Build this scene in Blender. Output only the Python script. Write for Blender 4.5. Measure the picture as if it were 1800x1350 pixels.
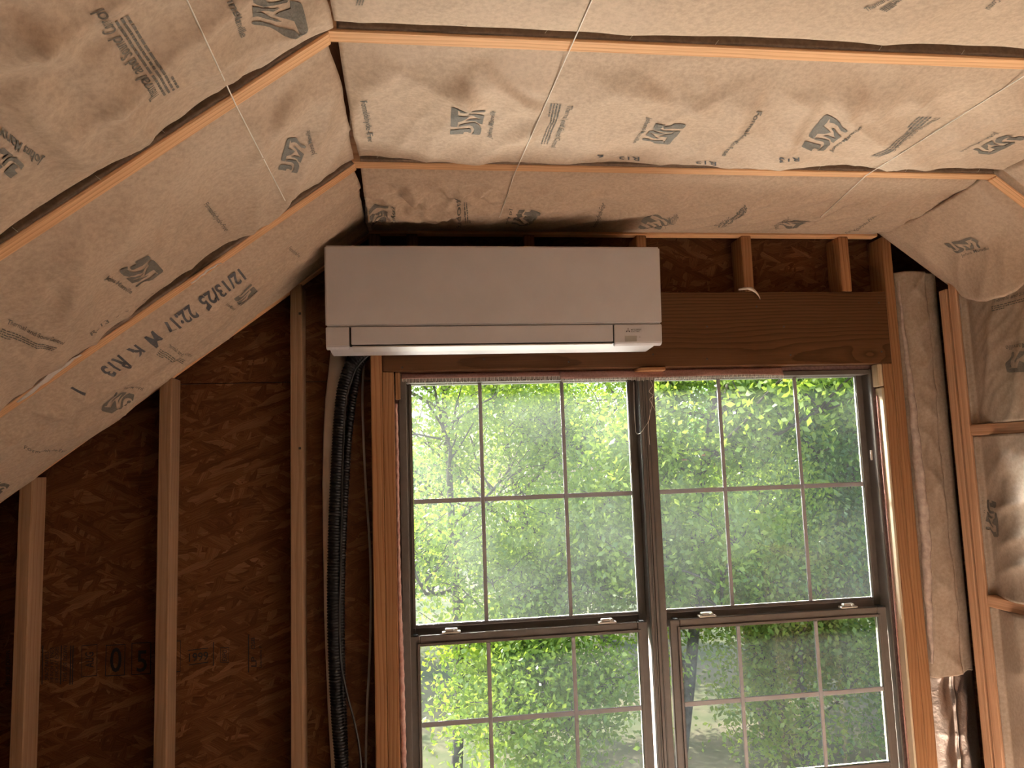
import bpy, bmesh, math, random
import numpy as np
from mathutils import Vector, Matrix
from mathutils.bvhtree import BVHTree

for o in list(bpy.data.objects): bpy.data.objects.remove(o)
S = bpy.context.scene
COL = S.collection
rnd = random.Random(7)

# ------------------------------------------------------------------ camera
F_PX, CAM = 1295.6, Vector((0.0, -2.4735, 1.70))
YAW, PITCH, ROLL = 0.1314, 0.1062, -0.0337
fw = Vector((math.sin(YAW)*math.cos(PITCH), math.cos(YAW)*math.cos(PITCH), math.sin(PITCH)))
rt = Vector((math.cos(YAW), -math.sin(YAW), 0)); up = rt.cross(fw)
r2 = rt*math.cos(ROLL) + up*math.sin(ROLL); u2 = up*math.cos(ROLL) - rt*math.sin(ROLL)
cam_d = bpy.data.cameras.new('camera'); cam = bpy.data.objects.new('camera', cam_d); COL.objects.link(cam)
cam.matrix_world = Matrix(((r2.x,u2.x,-fw.x,CAM.x),(r2.y,u2.y,-fw.y,CAM.y),(r2.z,u2.z,-fw.z,CAM.z),(0,0,0,1)))
cam_d.sensor_fit = 'HORIZONTAL'; cam_d.sensor_width = 36; cam_d.lens = F_PX/1800*36
cam_d.clip_start = 0.02; cam_d.clip_end = 500
S.camera = cam

# ------------------------------------------------------------------ world, sun, fill lights, exposure
W = bpy.data.worlds.new('sky'); S.world = W; W.use_nodes = True
nt = W.node_tree; bg = nt.nodes['Background']
sky = nt.nodes.new('ShaderNodeTexSky'); sky.sky_type = 'NISHITA'; sky.sun_disc = False
sky.sun_elevation = math.radians(48); sky.sun_rotation = math.radians(-40); sky.dust_density = 3.0; sky.ozone_density = 1.0
nt.links.new(sky.outputs[0], bg.inputs[0]); bg.inputs[1].default_value = 0.6

sun_dir = Vector((0.46, -0.56, -0.80)).normalized()
sd = bpy.data.lights.new('sun', 'SUN'); sd.energy = 10.0; sd.angle = math.radians(0.6); sd.color = (1.0, 0.95, 0.87)
sun = bpy.data.objects.new('sun', sd); COL.objects.link(sun); sun.rotation_euler = sun_dir.to_track_quat('-Z', 'Y').to_euler()

def area(name, loc, target, sx, sy, energy, color, spread=180):
    d = bpy.data.lights.new(name, 'AREA'); d.shape = 'RECTANGLE'; d.size = sx; d.size_y = sy; d.energy = energy; d.color = color
    d.spread = math.radians(spread)
    o = bpy.data.objects.new(name, d); COL.objects.link(o); o.location = loc
    o.rotation_euler = (Vector(target)-Vector(loc)).to_track_quat('-Z', 'Y').to_euler()
    return o
# added unseen fill light high outside the gable window, standing in for daylight
area('gable_window_fill', (-0.5, 1.9, 4.0), (0.8, 0.1, 1.3), 2.0, 1.5, 4500, (1.0, 0.95, 0.91), 70)
# added unseen fill light below the window, standing in for sunlight off the ground
area('ground_bounce_fill', (1.2, 4.5, -2.3), (0.7, 0.1, 1.45), 4.0, 1.0, 70, (1.0, 0.92, 0.83), 50)
# added unseen fill light by the joists, aimed at the floor near the window
area('floor_fill_light', (1.35, -1.55, 2.42), (1.40, -0.78, 0.0), 0.5, 0.25, 52, (1.0, 0.92, 0.86), 46)

S.view_settings.view_transform = 'Standard'; S.view_settings.look = 'None'
S.view_settings.exposure = 0.0; S.view_settings.gamma = 1.0; S.view_settings.use_curve_mapping = False
S.cycles.max_bounces = 5; S.cycles.diffuse_bounces = 4; S.cycles.glossy_bounces = 2; S.cycles.adaptive_threshold = 0.04; S.cycles.adaptive_min_samples = 16; S.cycles.use_light_tree = False; S.cycles.transparent_max_bounces = 24
S.cycles.caustics_reflective = False; S.cycles.caustics_refractive = False

# ------------------------------------------------------------------ helpers
def tag(o, label=None, cat=None, group=None, kind=None):
    if label: o['label'] = label
    if cat: o['category'] = cat
    if group: o['group'] = group
    if kind: o['kind'] = kind
    return o
def empty(name, loc=(0,0,0)):
    o = bpy.data.objects.new(name, None); COL.objects.link(o); o.location = loc; o.empty_display_size = 0.05
    return o
def obj(name, me, mat=None, parent=None, mw=None):
    if isinstance(me, bmesh.types.BMesh):
        m = bpy.data.meshes.new(name); me.to_mesh(m); me.free(); me = m
    if mat is not None and len(me.materials) == 0: me.materials.append(mat)
    o = bpy.data.objects.new(name, me); COL.objects.link(o)
    if mw is not None: o.matrix_world = mw
    if parent is not None:
        o.parent = parent
        o.matrix_parent_inverse = Matrix.Translation(-parent.location) if parent.type == 'EMPTY' else parent.matrix_world.inverted()
    return o
def smooth(o, on=True):
    o.data.polygons.foreach_set('use_smooth', [on]*len(o.data.polygons)); o.data.update(); return o
def boxbm(bm, a, b, bev=0.0):
    r = bmesh.ops.create_cube(bm, size=1.0)
    a, b = Vector(a), Vector(b); c = (a+b)/2; s = b-a
    for v in r['verts']: v.co = Vector((v.co.x*s.x+c.x, v.co.y*s.y+c.y, v.co.z*s.z+c.z))
    if bev > 0:
        es = list({e for v in r['verts'] for e in v.link_edges})
        bmesh.ops.bevel(bm, geom=es, offset=bev, segments=1, affect='EDGES')
    return r
def box(name, a, b, mat, parent=None, bev=0.0):
    bm = bmesh.new(); boxbm(bm, a, b, bev); return obj(name, bm, mat, parent)
def boxes(name, lst, mat, parent=None, bev=0.0):
    bm = bmesh.new()
    for a, b in lst: boxbm(bm, a, b, bev)
    return obj(name, bm, mat, parent)
def lumber(name, p0, p1, wdir, w, t, mat, parent, bev=0.0025):
    """board along local X from p0 to p1 (edge centre line), w wide along wdir, t thick"""
    p0, p1 = Vector(p0), Vector(p1); X = (p1-p0); L = X.length; X.normalize()
    Y = Vector(wdir); Y = (Y - X*Y.dot(X)).normalized(); Z = X.cross(Y)
    bm = bmesh.new(); boxbm(bm, (-L/2,-w/2,-t/2), (L/2,w/2,t/2), bev)
    c = (p0+p1)/2
    mw = Matrix(((X.x,Y.x,Z.x,c.x),(X.y,Y.y,Z.y,c.y),(X.z,Y.z,Z.z,c.z),(0,0,0,1)))
    return obj(name, bm, mat, parent, mw)
def tube(name, pts, r, mat, parent=None, seg=8, rib=None, sub=None):
    """swept tube; rib=(pitch, depth, step) adds ridges"""
    P = np.array([tuple(p) for p in pts], float)
    n = len(P); t = np.linspace(0, n-1, sub or max(2, (n-1)*10))
    def cr(t):
        i = np.clip(np.floor(t).astype(int), 0, n-2); f = (t-i)[:,None]
        p0 = P[np.clip(i-1,0,n-1)]; p1 = P[i]; p2 = P[i+1]; p3 = P[np.clip(i+2,0,n-1)]
        return .5*((2*p1)+(-p0+p2)*f+(2*p0-5*p1+4*p2-p3)*f**2+(-p0+3*p1-3*p2+p3)*f**3)
    Q = cr(t) if n > 2 else P[0]+(P[1]-P[0])*(t/(n-1))[:,None]
    s = np.concatenate([[0], np.cumsum(np.linalg.norm(np.diff(Q,axis=0),axis=1))])
    if rib:
        m = int(s[-1]/rib[2]); ss = np.linspace(0, s[-1], m); Q = np.stack([np.interp(ss, s, Q[:,k]) for k in range(3)],1); s = ss
    m = len(Q); T = np.gradient(Q, axis=0); T /= np.linalg.norm(T,axis=1)[:,None]+1e-12
    ref = np.array([0.31,0.9,0.2]); A = np.cross(T, ref); A /= np.linalg.norm(A,axis=1)[:,None]; B = np.cross(T, A)
    R = np.full(m, r) if np.isscalar(r) else np.interp(np.linspace(0,1,m), np.linspace(0,1,len(r)), r)
    an = np.arange(seg)*2*math.pi/seg
    V = []
    for k in range(seg):
        rr = R
        if rib: rr = R + rib[1]*(0.5+0.5*np.cos(2*math.pi*s/rib[0] + an[k]))**2
        V.append(Q + (A*math.cos(an[k]) + B*math.sin(an[k]))*rr[:,None])
    V = np.stack(V,1).reshape(-1,3)
    Fc = [(i*seg+k, i*seg+(k+1)%seg, (i+1)*seg+(k+1)%seg, (i+1)*seg+k) for i in range(m-1) for k in range(seg)]
    Fc += [tuple(range(seg))[::-1], tuple((m-1)*seg+k for k in range(seg))]
    me = bpy.data.meshes.new(name); me.from_pydata(V.tolist(), [], Fc); me.update()
    return smooth(obj(name, me, mat, parent))
def pray(px, py):
    return (fw + r2*((px-900)/F_PX) - u2*((py-675)/F_PX))
def at(px, py, axis, val):
    d = pray(px, py); return CAM + d*((val-CAM[axis])/d[axis])
def atp(px, py, P, N):
    d = pray(px, py); return CAM + d*((Vector(P)-CAM).dot(N)/d.dot(N))

def perlin(x, y, seed=0):
    x = np.asarray(x, float); y = np.asarray(y, float)
    xi = np.floor(x).astype(np.int64); yi = np.floor(y).astype(np.int64); xf = x-xi; yf = y-yi
    def g(ix, iy):
        h = (ix*374761393 + iy*668265263 + seed*1442695041) & 0x7fffffff
        h = ((h ^ (h >> 13))*1274126177) & 0x7fffffff
        a = ((h ^ (h >> 16)) & 0xffff)/65536*2*math.pi
        return np.cos(a), np.sin(a)
    def dot(ix, iy, dx, dy):
        c, s = g(ix, iy); return c*dx + s*dy
    f = lambda t: t*t*t*(t*(t*6-15)+10)
    u, v = f(xf), f(yf)
    a = dot(xi,yi,xf,yf); b = dot(xi+1,yi,xf-1,yf); c = dot(xi,yi+1,xf,yf-1); d = dot(xi+1,yi+1,xf-1,yf-1)
    return (a+(b-a)*u)*(1-v) + (c+(d-c)*u)*v
def ridge(x, y, seed, p=4):
    return (1-np.abs(perlin(x, y, seed))*1.6).clip(0, 1)**p

# ------------------------------------------------------------------ materials
def mat(name):
    m = bpy.data.materials.new(name); m.use_nodes = True; t = m.node_tree
    b = t.nodes['Principled BSDF']; return m, t, b
def N(t, typ, **kw):
    n = t.nodes.new(typ)
    for k, v in kw.items():
        if k.startswith('i_'):
            key = k[2:]; key = int(key) if key.isdigit() else key.replace('_',' ')
            n.inputs[key].default_value = v
        else: setattr(n, k, v)
    return n
def ramp(t, stops, interp='LINEAR'):
    n = t.nodes.new('ShaderNodeValToRGB'); e = n.color_ramp.elements; n.color_ramp.interpolation = interp
    while len(e) < len(stops): e.new(0.5)
    for x, (p, c) in zip(e, stops): x.position = p; x.color = (*c, 1)
    return n
def plain(name, col, rough=0.5, metal=0.0, spec=0.5):
    m, t, b = mat(name); b.inputs['Base Color'].default_value = (*col, 1); b.inputs['Roughness'].default_value = rough
    b.inputs['Metallic'].default_value = metal; b.inputs['Specular IOR Level'].default_value = spec
    return m
def speck(name, col, col2, scale, rough=0.5, bump=0.0, spec=0.4):
    m, t, b = mat(name); L = t.links.new
    tc = N(t,'ShaderNodeTexCoord'); n = N(t,'ShaderNodeTexNoise', i_Scale=scale, i_Detail=5.0); L(tc.outputs['Object'], n.inputs['Vector'])
    r = ramp(t, [(0.35,col),(0.65,col2)]); L(n.outputs[0], r.inputs[0]); L(r.outputs[0], b.inputs['Base Color'])
    b.inputs['Roughness'].default_value = rough; b.inputs['Specular IOR Level'].default_value = spec
    if bump:
        bp = N(t,'ShaderNodeBump', i_Strength=bump, i_Distance=0.004); L(n.outputs[0], bp.inputs['Height']); L(bp.outputs[0], b.inputs['Normal'])
    return m

def wood(name, light, dark, knot, ring=26.0, rough=0.62):
    """sawn softwood, grain along local X, rings around an off-centre pith, a few knots"""
    m, t, b = mat(name); L = t.links.new
    tc = N(t,'ShaderNodeTexCoord'); oi = N(t,'ShaderNodeObjectInfo')
    off = N(t,'ShaderNodeVectorMath', operation='SCALE'); off.inputs[0].default_value = (3.7, 0.05, 0.04)
    L(oi.outputs['Random'], off.inputs['Scale'])
    add = N(t,'ShaderNodeVectorMath', operation='ADD'); L(tc.outputs['Object'], add.inputs[0]); L(off.outputs[0], add.inputs[1])
    mp = N(t,'ShaderNodeMapping'); mp.inputs['Scale'].default_value = (0.32, 1, 1); mp.inputs['Location'].default_value = (0, 0.04, 0.055); L(add.outputs[0], mp.inputs[0])
    nz = N(t,'ShaderNodeTexNoise', i_Scale=3.2, i_Detail=2.0); L(mp.outputs[0], nz.inputs['Vector'])
    warp = N(t,'ShaderNodeVectorMath', operation='MULTIPLY_ADD'); warp.inputs[1].default_value = (0,0.07,0.07); L(nz.outputs['Color'], warp.inputs[0]); L(mp.outputs[0], warp.inputs[2])
    # knots bend the rings
    mk = N(t,'ShaderNodeMapping'); mk.inputs['Scale'].default_value = (2.4, 5.5, 5.5); L(add.outputs[0], mk.inputs[0])
    vo = N(t,'ShaderNodeTexVoronoi', i_Scale=1.0); L(mk.outputs[0], vo.inputs['Vector'])
    kd = N(t,'ShaderNodeMapRange'); kd.inputs['From Min'].default_value = 0.0; kd.inputs['From Max'].default_value = 0.34; kd.inputs['To Min'].default_value = 1.0; kd.inputs['To Max'].default_value = 0.0
    L(vo.outputs['Distance'], kd.inputs[0])
    kp = N(t,'ShaderNodeMath', operation='POWER'); kp.inputs[1].default_value = 2.0; L(kd.outputs[0], kp.inputs[0])
    ks = N(t,'ShaderNodeVectorMath', operation='SCALE'); ks.inputs[0].default_value = (0,0.05,0.03); L(kp.outputs[0], ks.inputs['Scale'])
    w2 = N(t,'ShaderNodeVectorMath', operation='ADD'); L(warp.outputs[0], w2.inputs[0]); L(ks.outputs[0], w2.inputs[1])
    wv = N(t,'ShaderNodeTexWave', wave_type='RINGS', rings_direction='X', wave_profile='SAW'); wv.inputs['Scale'].default_value = ring; wv.inputs['Distortion'].default_value = 1.2
    wv.inputs['Detail'].default_value = 2.0; wv.inputs['Detail Scale'].default_value = 1.5; L(w2.outputs[0], wv.inputs['Vector'])
    fb = N(t,'ShaderNodeMapping'); fb.inputs['Scale'].default_value = (6, 260, 260); L(add.outputs[0], fb.inputs[0])
    fn = N(t,'ShaderNodeTexNoise', i_Scale=1.0, i_Detail=3.0); L(fb.outputs[0], fn.inputs['Vector'])
    r1 = ramp(t, [(0.0,light),(0.55,tuple(.75*a+.25*c for a,c in zip(light,dark))),(0.93,dark),(1.0,light)]); L(wv.outputs['Fac'], r1.inputs[0])
    mx = N(t,'ShaderNodeMixRGB', blend_type='MULTIPLY'); mx.inputs[0].default_value = 0.45
    r2_ = ramp(t, [(0.3,(0.62,0.58,0.55)),(0.7,(1.1,1.1,1.1))]); L(fn.outputs[0], r2_.inputs[0]); L(r1.outputs[0], mx.inputs[1]); L(r2_.outputs[0], mx.inputs[2])
    km = N(t,'ShaderNodeMapRange'); km.inputs['From Min'].default_value = 0.03; km.inputs['From Max'].default_value = 0.075; km.inputs['To Min'].default_value = 0.9; km.inputs['To Max'].default_value = 0.0; L(vo.outputs['Distance'], km.inputs[0])
    mx2 = N(t,'ShaderNodeMixRGB'); L(km.outputs[0], mx2.inputs[0]); L(mx.outputs[0], mx2.inputs[1]); mx2.inputs[2].default_value = (*knot,1)
    hv = N(t,'ShaderNodeHueSaturation'); hm = N(t,'ShaderNodeMapRange'); hm.inputs['To Min'].default_value = 0.82; hm.inputs['To Max'].default_value = 1.15
    L(oi.outputs['Random'], hm.inputs[0]); L(hm.outputs[0], hv.inputs['Value']); L(mx2.outputs[0], hv.inputs['Color']); L(hv.outputs[0], b.inputs['Base Color'])
    b.inputs['Roughness'].default_value = rough; b.inputs['Specular IOR Level'].default_value = 0.08
    bp = N(t,'ShaderNodeBump', i_Strength=0.25, i_Distance=0.002); L(fn.outputs[0], bp.inputs['Height']); L(bp.outputs[0], b.inputs['Normal'])
    return m

def osb(name):
    m, t, b = mat(name); L = t.links.new
    tc = N(t,'ShaderNodeTexCoord'); last = None; hlast = None
    for k, (ang, sx, sz, off) in enumerate([(0.08,9,60,0.0),(1.25,14,60,3.1),(-0.5,11,62,7.7),(0.35,9,55,12.3)]):
        # warp a little so strand edges are ragged
        nw = N(t,'ShaderNodeTexNoise', i_Scale=38.0, i_Detail=2.0); L(tc.outputs['Object'], nw.inputs['Vector'])
        ma = N(t,'ShaderNodeVectorMath', operation='MULTIPLY_ADD'); ma.inputs[1].default_value = (0.012,0,0.012); L(nw.outputs['Color'], ma.inputs[0]); L(tc.outputs['Object'], ma.inputs[2])
        m1 = N(t,'ShaderNodeMapping'); m1.inputs['Rotation'].default_value = (0,ang,0); m1.inputs['Location'].default_value = (off,0,off*.7); L(ma.outputs[0], m1.inputs[0])
        m2 = N(t,'ShaderNodeMapping'); m2.inputs['Scale'].default_value = (sx, 0.01, sz); L(m1.outputs[0], m2.inputs[0])
        vo = N(t,'ShaderNodeTexVoronoi', i_Scale=1.0, i_Randomness=1.0); L(m2.outputs[0], vo.inputs['Vector'])
        sp = N(t,'ShaderNodeSeparateColor'); L(vo.outputs['Color'], sp.inputs[0])
        m3 = N(t,'ShaderNodeMapping'); m3.inputs['Scale'].default_value = (9, 0.01, 420); L(m1.outputs[0], m3.inputs[0])
        gr = N(t,'ShaderNodeTexNoise', i_Scale=1.0, i_Detail=3.0); L(m3.outputs[0], gr.inputs['Vector'])
        cr = ramp(t, [(0.0,(0.105,0.041,0.018)),(0.35,(0.13,0.053,0.023)),(0.75,(0.16,0.068,0.030)),(1.0,(0.22,0.105,0.05))]); L(sp.outputs[0], cr.inputs[0])
        gm = N(t,'ShaderNodeMixRGB', blend_type='MULTIPLY'); gm.inputs[0].default_value = 0.75
        gr2 = ramp(t, [(0.35,(0.55,0.5,0.45)),(0.65,(1.12,1.12,1.1))]); L(gr.outputs[0], gr2.inputs[0]); L(cr.outputs[0], gm.inputs[1]); L(gr2.outputs[0], gm.inputs[2])
        hh = N(t,'ShaderNodeMath', operation='MULTIPLY_ADD'); L(gr.outputs[0], hh.inputs[0]); hh.inputs[1].default_value = 0.25; L(sp.outputs[1], hh.inputs[2])
        if last is None: last = gm.outputs[0]; hlast = hh.outputs[0]
        else:
            th = N(t,'ShaderNodeMath', operation='GREATER_THAN'); th.inputs[1].default_value = 0.60; L(sp.outputs[2], th.inputs[0])
            mx = N(t,'ShaderNodeMixRGB'); L(th.outputs[0], mx.inputs[0]); L(last, mx.inputs[1]); L(gm.outputs[0], mx.inputs[2]); last = mx.outputs[0]
            hx = N(t,'ShaderNodeMix'); L(th.outputs[0], hx.inputs[0]); L(hlast, hx.inputs[2]); L(hh.outputs[0], hx.inputs[3]); hlast = hx.outputs[0]
    L(last, b.inputs['Base Color']); b.inputs['Roughness'].default_value = 0.7; b.inputs['Specular IOR Level'].default_value = 0.06
    return m

def kraft(name, c1=(0.43,0.325,0.235), c2=(0.55,0.425,0.315), rough=0.62):
    m, t, b = mat(name); L = t.links.new
    tc = N(t,'ShaderNodeTexCoord')
    n1 = N(t,'ShaderNodeTexNoise', i_Scale=95.0, i_Detail=3.0, i_Roughness=0.7); L(tc.outputs['Object'], n1.inputs['Vector'])
    n2 = N(t,'ShaderNodeTexNoise', i_Scale=5.0, i_Detail=2.0); L(tc.outputs['Object'], n2.inputs['Vector'])
    ad = N(t,'ShaderNodeMath', operation='MULTIPLY_ADD'); L(n2.outputs[0], ad.inputs[0]); ad.inputs[1].default_value = 0.28; L(n1.outputs[0], ad.inputs[2])
    r = ramp(t, [(0.48,c1),(0.80,c2)]); L(ad.outputs[0], r.inputs[0]); L(r.outputs[0], b.inputs['Base Color'])
    b.inputs['Roughness'].default_value = rough; b.inputs['Specular IOR Level'].default_value = 0.15
    n3 = N(t,'ShaderNodeTexNoise', noise_type='RIDGED_MULTIFRACTAL', i_Scale=4.5, i_Detail=3.0, i_Distortion=0.6); L(tc.outputs['Object'], n3.inputs['Vector'])
    b1 = N(t,'ShaderNodeBump', i_Strength=0.4, i_Distance=0.025); L(n3.outputs[0], b1.inputs['Height'])
    L(b1.outputs[0], b.inputs['Normal'])
    return m

def glass(name, dirt_lo, dirt_hi, seed):
    """thin window glass with a film of dust and rain streaks that catches the sun"""
    m, t, b = mat(name); L = t.links.new; t.nodes.remove(b); out = t.nodes['Material Output']
    tc = N(t,'ShaderNodeTexCoord')
    mp = N(t,'ShaderNodeMapping'); mp.inputs['Scale'].default_value = (1,1,0.16); mp.inputs['Location'].default_value = (seed,0,seed*1.7); L(tc.outputs['Object'], mp.inputs[0])
    n1 = N(t,'ShaderNodeTexNoise', i_Scale=110.0, i_Detail=5.0, i_Roughness=0.6); L(mp.outputs[0], n1.inputs['Vector'])
    mp2 = N(t,'ShaderNodeMapping'); mp2.inputs['Location'].default_value = (seed*2,0,seed); L(tc.outputs['Object'], mp2.inputs[0])
    n2 = N(t,'ShaderNodeTexNoise', i_Scale=3.2, i_Detail=3.0); L(mp2.outputs[0], n2.inputs['Vector'])
    n3 = N(t,'ShaderNodeTexNoise', i_Scale=260.0, i_Detail=2.0); L(mp2.outputs[0], n3.inputs['Vector'])
    sp = N(t,'ShaderNodeMapRange'); sp.inputs['From Min'].default_value = 0.66; sp.inputs['From Max'].default_value = 0.74; sp.inputs['To Max'].default_value = 0.004; L(n3.outputs[0], sp.inputs[0])
    mu = N(t,'ShaderNodeMath', operation='MULTIPLY'); L(n1.outputs[0], mu.inputs[0]); L(n2.outputs[0], mu.inputs[1])
    mr = N(t,'ShaderNodeMapRange'); mr.inputs['From Min'].default_value = 0.35; mr.inputs['From Max'].default_value = 0.68; mr.inputs['To Min'].default_value = dirt_lo; mr.inputs['To Max'].default_value = dirt_hi; L(n2.outputs[0], mr.inputs[0])
    ml = N(t,'ShaderNodeMath', operation='MULTIPLY_ADD'); L(n1.outputs[0], ml.inputs[0]); ml.inputs[1].default_value = 0.0006; L(mr.outputs[0], ml.inputs[2]); ad = N(t,'ShaderNodeMath', operation='ADD', use_clamp=True); L(ml.outputs[0], ad.inputs[0]); L(sp.outputs[0], ad.inputs[1])
    tr = N(t,'ShaderNodeBsdfTransparent'); tr.inputs[0].default_value = (0.93,0.955,0.94,1)
    gl = N(t,'ShaderNodeBsdfGlossy'); gl.inputs['Roughness'].default_value = 0.02
    fr = N(t,'ShaderNodeFresnel'); fr.inputs[0].default_value = 1.35
    m1 = N(t,'ShaderNodeMixShader'); L(fr.outputs[0], m1.inputs[0]); L(tr.outputs[0], m1.inputs[1]); L(gl.outputs[0], m1.inputs[2])
    tl = N(t,'ShaderNodeBsdfTranslucent'); tl.inputs[0].default_value = (0.9,0.92,0.95,1)
    m2 = N(t,'ShaderNodeMixShader'); L(ad.outputs[0], m2.inputs[0]); L(m1.outputs[0], m2.inputs[1]); L(tl.outputs[0], m2.inputs[2])
    L(m2.outputs[0], out.inputs['Surface'])
    return m

def leafmat(name, c1, c2, tc_):
    m, t, b = mat(name); L = t.links.new; out = t.nodes['Material Output']
    g = N(t,'ShaderNodeTexCoord'); n = N(t,'ShaderNodeTexNoise', i_Scale=3.0, i_Detail=3.0, i_Roughness=0.8); L(g.outputs['Object'], n.inputs['Vector'])
    r = ramp(t, [(0.35,c1),(0.65,c2)]); L(n.outputs[0], r.inputs[0]); L(r.outputs[0], b.inputs['Base Color']); b.inputs['Roughness'].default_value = 0.30
    b.inputs['Specular IOR Level'].default_value = 0.8
    tl = N(t,'ShaderNodeBsdfTranslucent'); hs = N(t,'ShaderNodeMixRGB', blend_type='MULTIPLY'); hs.inputs[0].default_value = 1; hs.inputs[2].default_value = (*tc_,1); L(r.outputs[0], hs.inputs[1]); L(hs.outputs[0], tl.inputs[0])
    mx = N(t,'ShaderNodeMixShader'); mx.inputs[0].default_value = 0.5; L(b.outputs[0], mx.inputs[1]); L(tl.outputs[0], mx.inputs[2]); L(mx.outputs[0], out.inputs['Surface'])
    return m

M = {}
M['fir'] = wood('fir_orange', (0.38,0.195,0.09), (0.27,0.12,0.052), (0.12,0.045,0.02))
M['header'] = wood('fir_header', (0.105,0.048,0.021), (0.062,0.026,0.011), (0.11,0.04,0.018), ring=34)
M['joist'] = wood('fir_joist', (0.76,0.46,0.25), (0.58,0.31,0.145), (0.20,0.08,0.035))
M['stud'] = wood('spruce_stud', (0.40,0.25,0.15), (0.33,0.195,0.11), (0.26,0.11,0.045), ring=16)
M['pine'] = wood('pale_pine', (0.84,0.70,0.50), (0.78,0.60,0.39), (0.36,0.18,0.08), ring=12)
M['pink'] = wood('hemlock_pink', (0.60,0.36,0.22), (0.48,0.27,0.15), (0.30,0.14,0.07), ring=14)
M['osb'] = osb('osb_sheathing')
M['kraft'] = kraft('kraft_paper')
M['kraft_dull'] = kraft('kraft_paper_dull', (0.34,0.265,0.20), (0.44,0.35,0.27))
M['flange'] = kraft('shaded_flange_paper', (0.17,0.115,0.08), (0.24,0.165,0.115))  # flange colour darkened to paint in the shade of the recess beside the joists
M['ink'] = speck('grey_print_ink', (0.105,0.095,0.075), (0.16,0.14,0.115), 300, 0.7)
M['ink_dark'] = speck('dark_dot_ink', (0.05,0.05,0.055), (0.085,0.08,0.08), 300, 0.7)
M['ink_osb'] = speck('black_stamp_ink', (0.006,0.005,0.005), (0.012,0.009,0.008), 120, 0.7)
M['white'] = speck('white_plastic', (0.69,0.68,0.70), (0.72,0.71,0.73), 14, 0.42)
M['white2'] = plain('white_plastic_vane', (0.66,0.64,0.62), 0.4)
M['gap'] = plain('dark_cavity', (0.02,0.025,0.025), 0.8)
M['display'] = plain('smoked_display', (0.46,0.44,0.40), 0.25)
M['logo'] = plain('badge_grey', (0.10,0.09,0.09), 0.4)
M['vinyl'] = speck('tan_vinyl_frame', (0.10,0.083,0.070), (0.115,0.095,0.080), 30, 0.45)
M['grille'] = plain('grille_bar_paint', (0.30,0.29,0.29), 0.5)
M['latch'] = plain('latch_zinc', (0.62,0.58,0.52), 0.4)
M['hose'] = plain('black_corrugated_wrap', (0.010,0.010,0.011), 0.38, 0, 0.3)
M['cable'] = plain('black_cable_jacket', (0.015,0.015,0.016), 0.4)
M['wire'] = plain('grey_cable_jacket', (0.42,0.38,0.35), 0.5)
M['pvc'] = speck('white_line_cover', (0.72,0.66,0.60), (0.78,0.72,0.66), 20, 0.5)
M['string'] = plain('white_twine', (0.92,0.88,0.80), 0.8)
M['staple'] = plain('staple_wire', (0.7,0.68,0.62), 0.35, 0.8)
M['mesh'] = speck('pink_woven_flashing', (0.40,0.22,0.19), (0.50,0.29,0.25), 180, 0.8, 0.3)
M['fibre'] = speck('pink_glass_fibre', (0.62,0.36,0.32), (0.80,0.58,0.52), 60, 0.95, 0.8)
M['fibre_pale'] = speck('pale_glass_fibre', (0.40,0.31,0.26), (0.56,0.46,0.39), 55, 0.95, 0.8)
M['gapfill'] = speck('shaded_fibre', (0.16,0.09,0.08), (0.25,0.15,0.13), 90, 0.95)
M['wh_fleck'] = plain('white_fleck', (0.8,0.8,0.76), 0.6)
M['nail'] = plain('nail_head', (0.02,0.015,0.012), 0.5)
M['floor'] = speck('plywood_floor', (0.66,0.55,0.46), (0.76,0.64,0.54), 6, 0.6)
M['bark'] = speck('grey_bark', (0.10,0.085,0.07), (0.22,0.19,0.16), 9, 0.9, 0.6)
M['leaf_a'] = leafmat('leaf_fresh', (0.20,0.33,0.06), (0.52,0.62,0.15), (1.5,1.45,0.8))
M['leaf_b'] = leafmat('leaf_deep', (0.11,0.23,0.06), (0.32,0.46,0.13), (1.4,1.5,0.85))
M['glass_l'] = glass('dusty_glass_left', 0.0010, 0.0032, 1.0)
M['glass_r'] = glass('dusty_glass_right', 0.0006, 0.0022, 5.0)
M['glass_low'] = glass('dusty_glass_lower', 0.0006, 0.0014, 9.0)

m, t, b = mat('foil_barrier'); L = t.links.new
tc = N(t,'ShaderNodeTexCoord'); n = N(t,'ShaderNodeTexNoise', i_Scale=14.0, i_Detail=7.0, i_Roughness=0.65); L(tc.outputs['Object'], n.inputs['Vector'])
b.inputs['Base Color'].default_value = (0.36,0.31,0.28,1); b.inputs['Metallic'].default_value = 0.95; b.inputs['Roughness'].default_value = 0.30
bp = N(t,'ShaderNodeBump', i_Strength=0.5, i_Distance=0.01); L(n.outputs[0], bp.inputs['Height']); L(bp.outputs[0], b.inputs['Normal'])
M['foil'] = m
m, t, b = mat('dry_lawn'); L = t.links.new
tc = N(t,'ShaderNodeTexCoord'); n = N(t,'ShaderNodeTexNoise', i_Scale=0.55, i_Detail=8.0, i_Roughness=0.7); L(tc.outputs['Object'], n.inputs['Vector'])
r = ramp(t, [(0.38,(0.07,0.105,0.035)),(0.52,(0.15,0.15,0.075)),(0.66,(0.23,0.185,0.125))]); L(n.outputs[0], r.inputs[0]); L(r.outputs[0], b.inputs['Base Color']); b.inputs['Roughness'].default_value = 0.9
M['lawn'] = m

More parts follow.
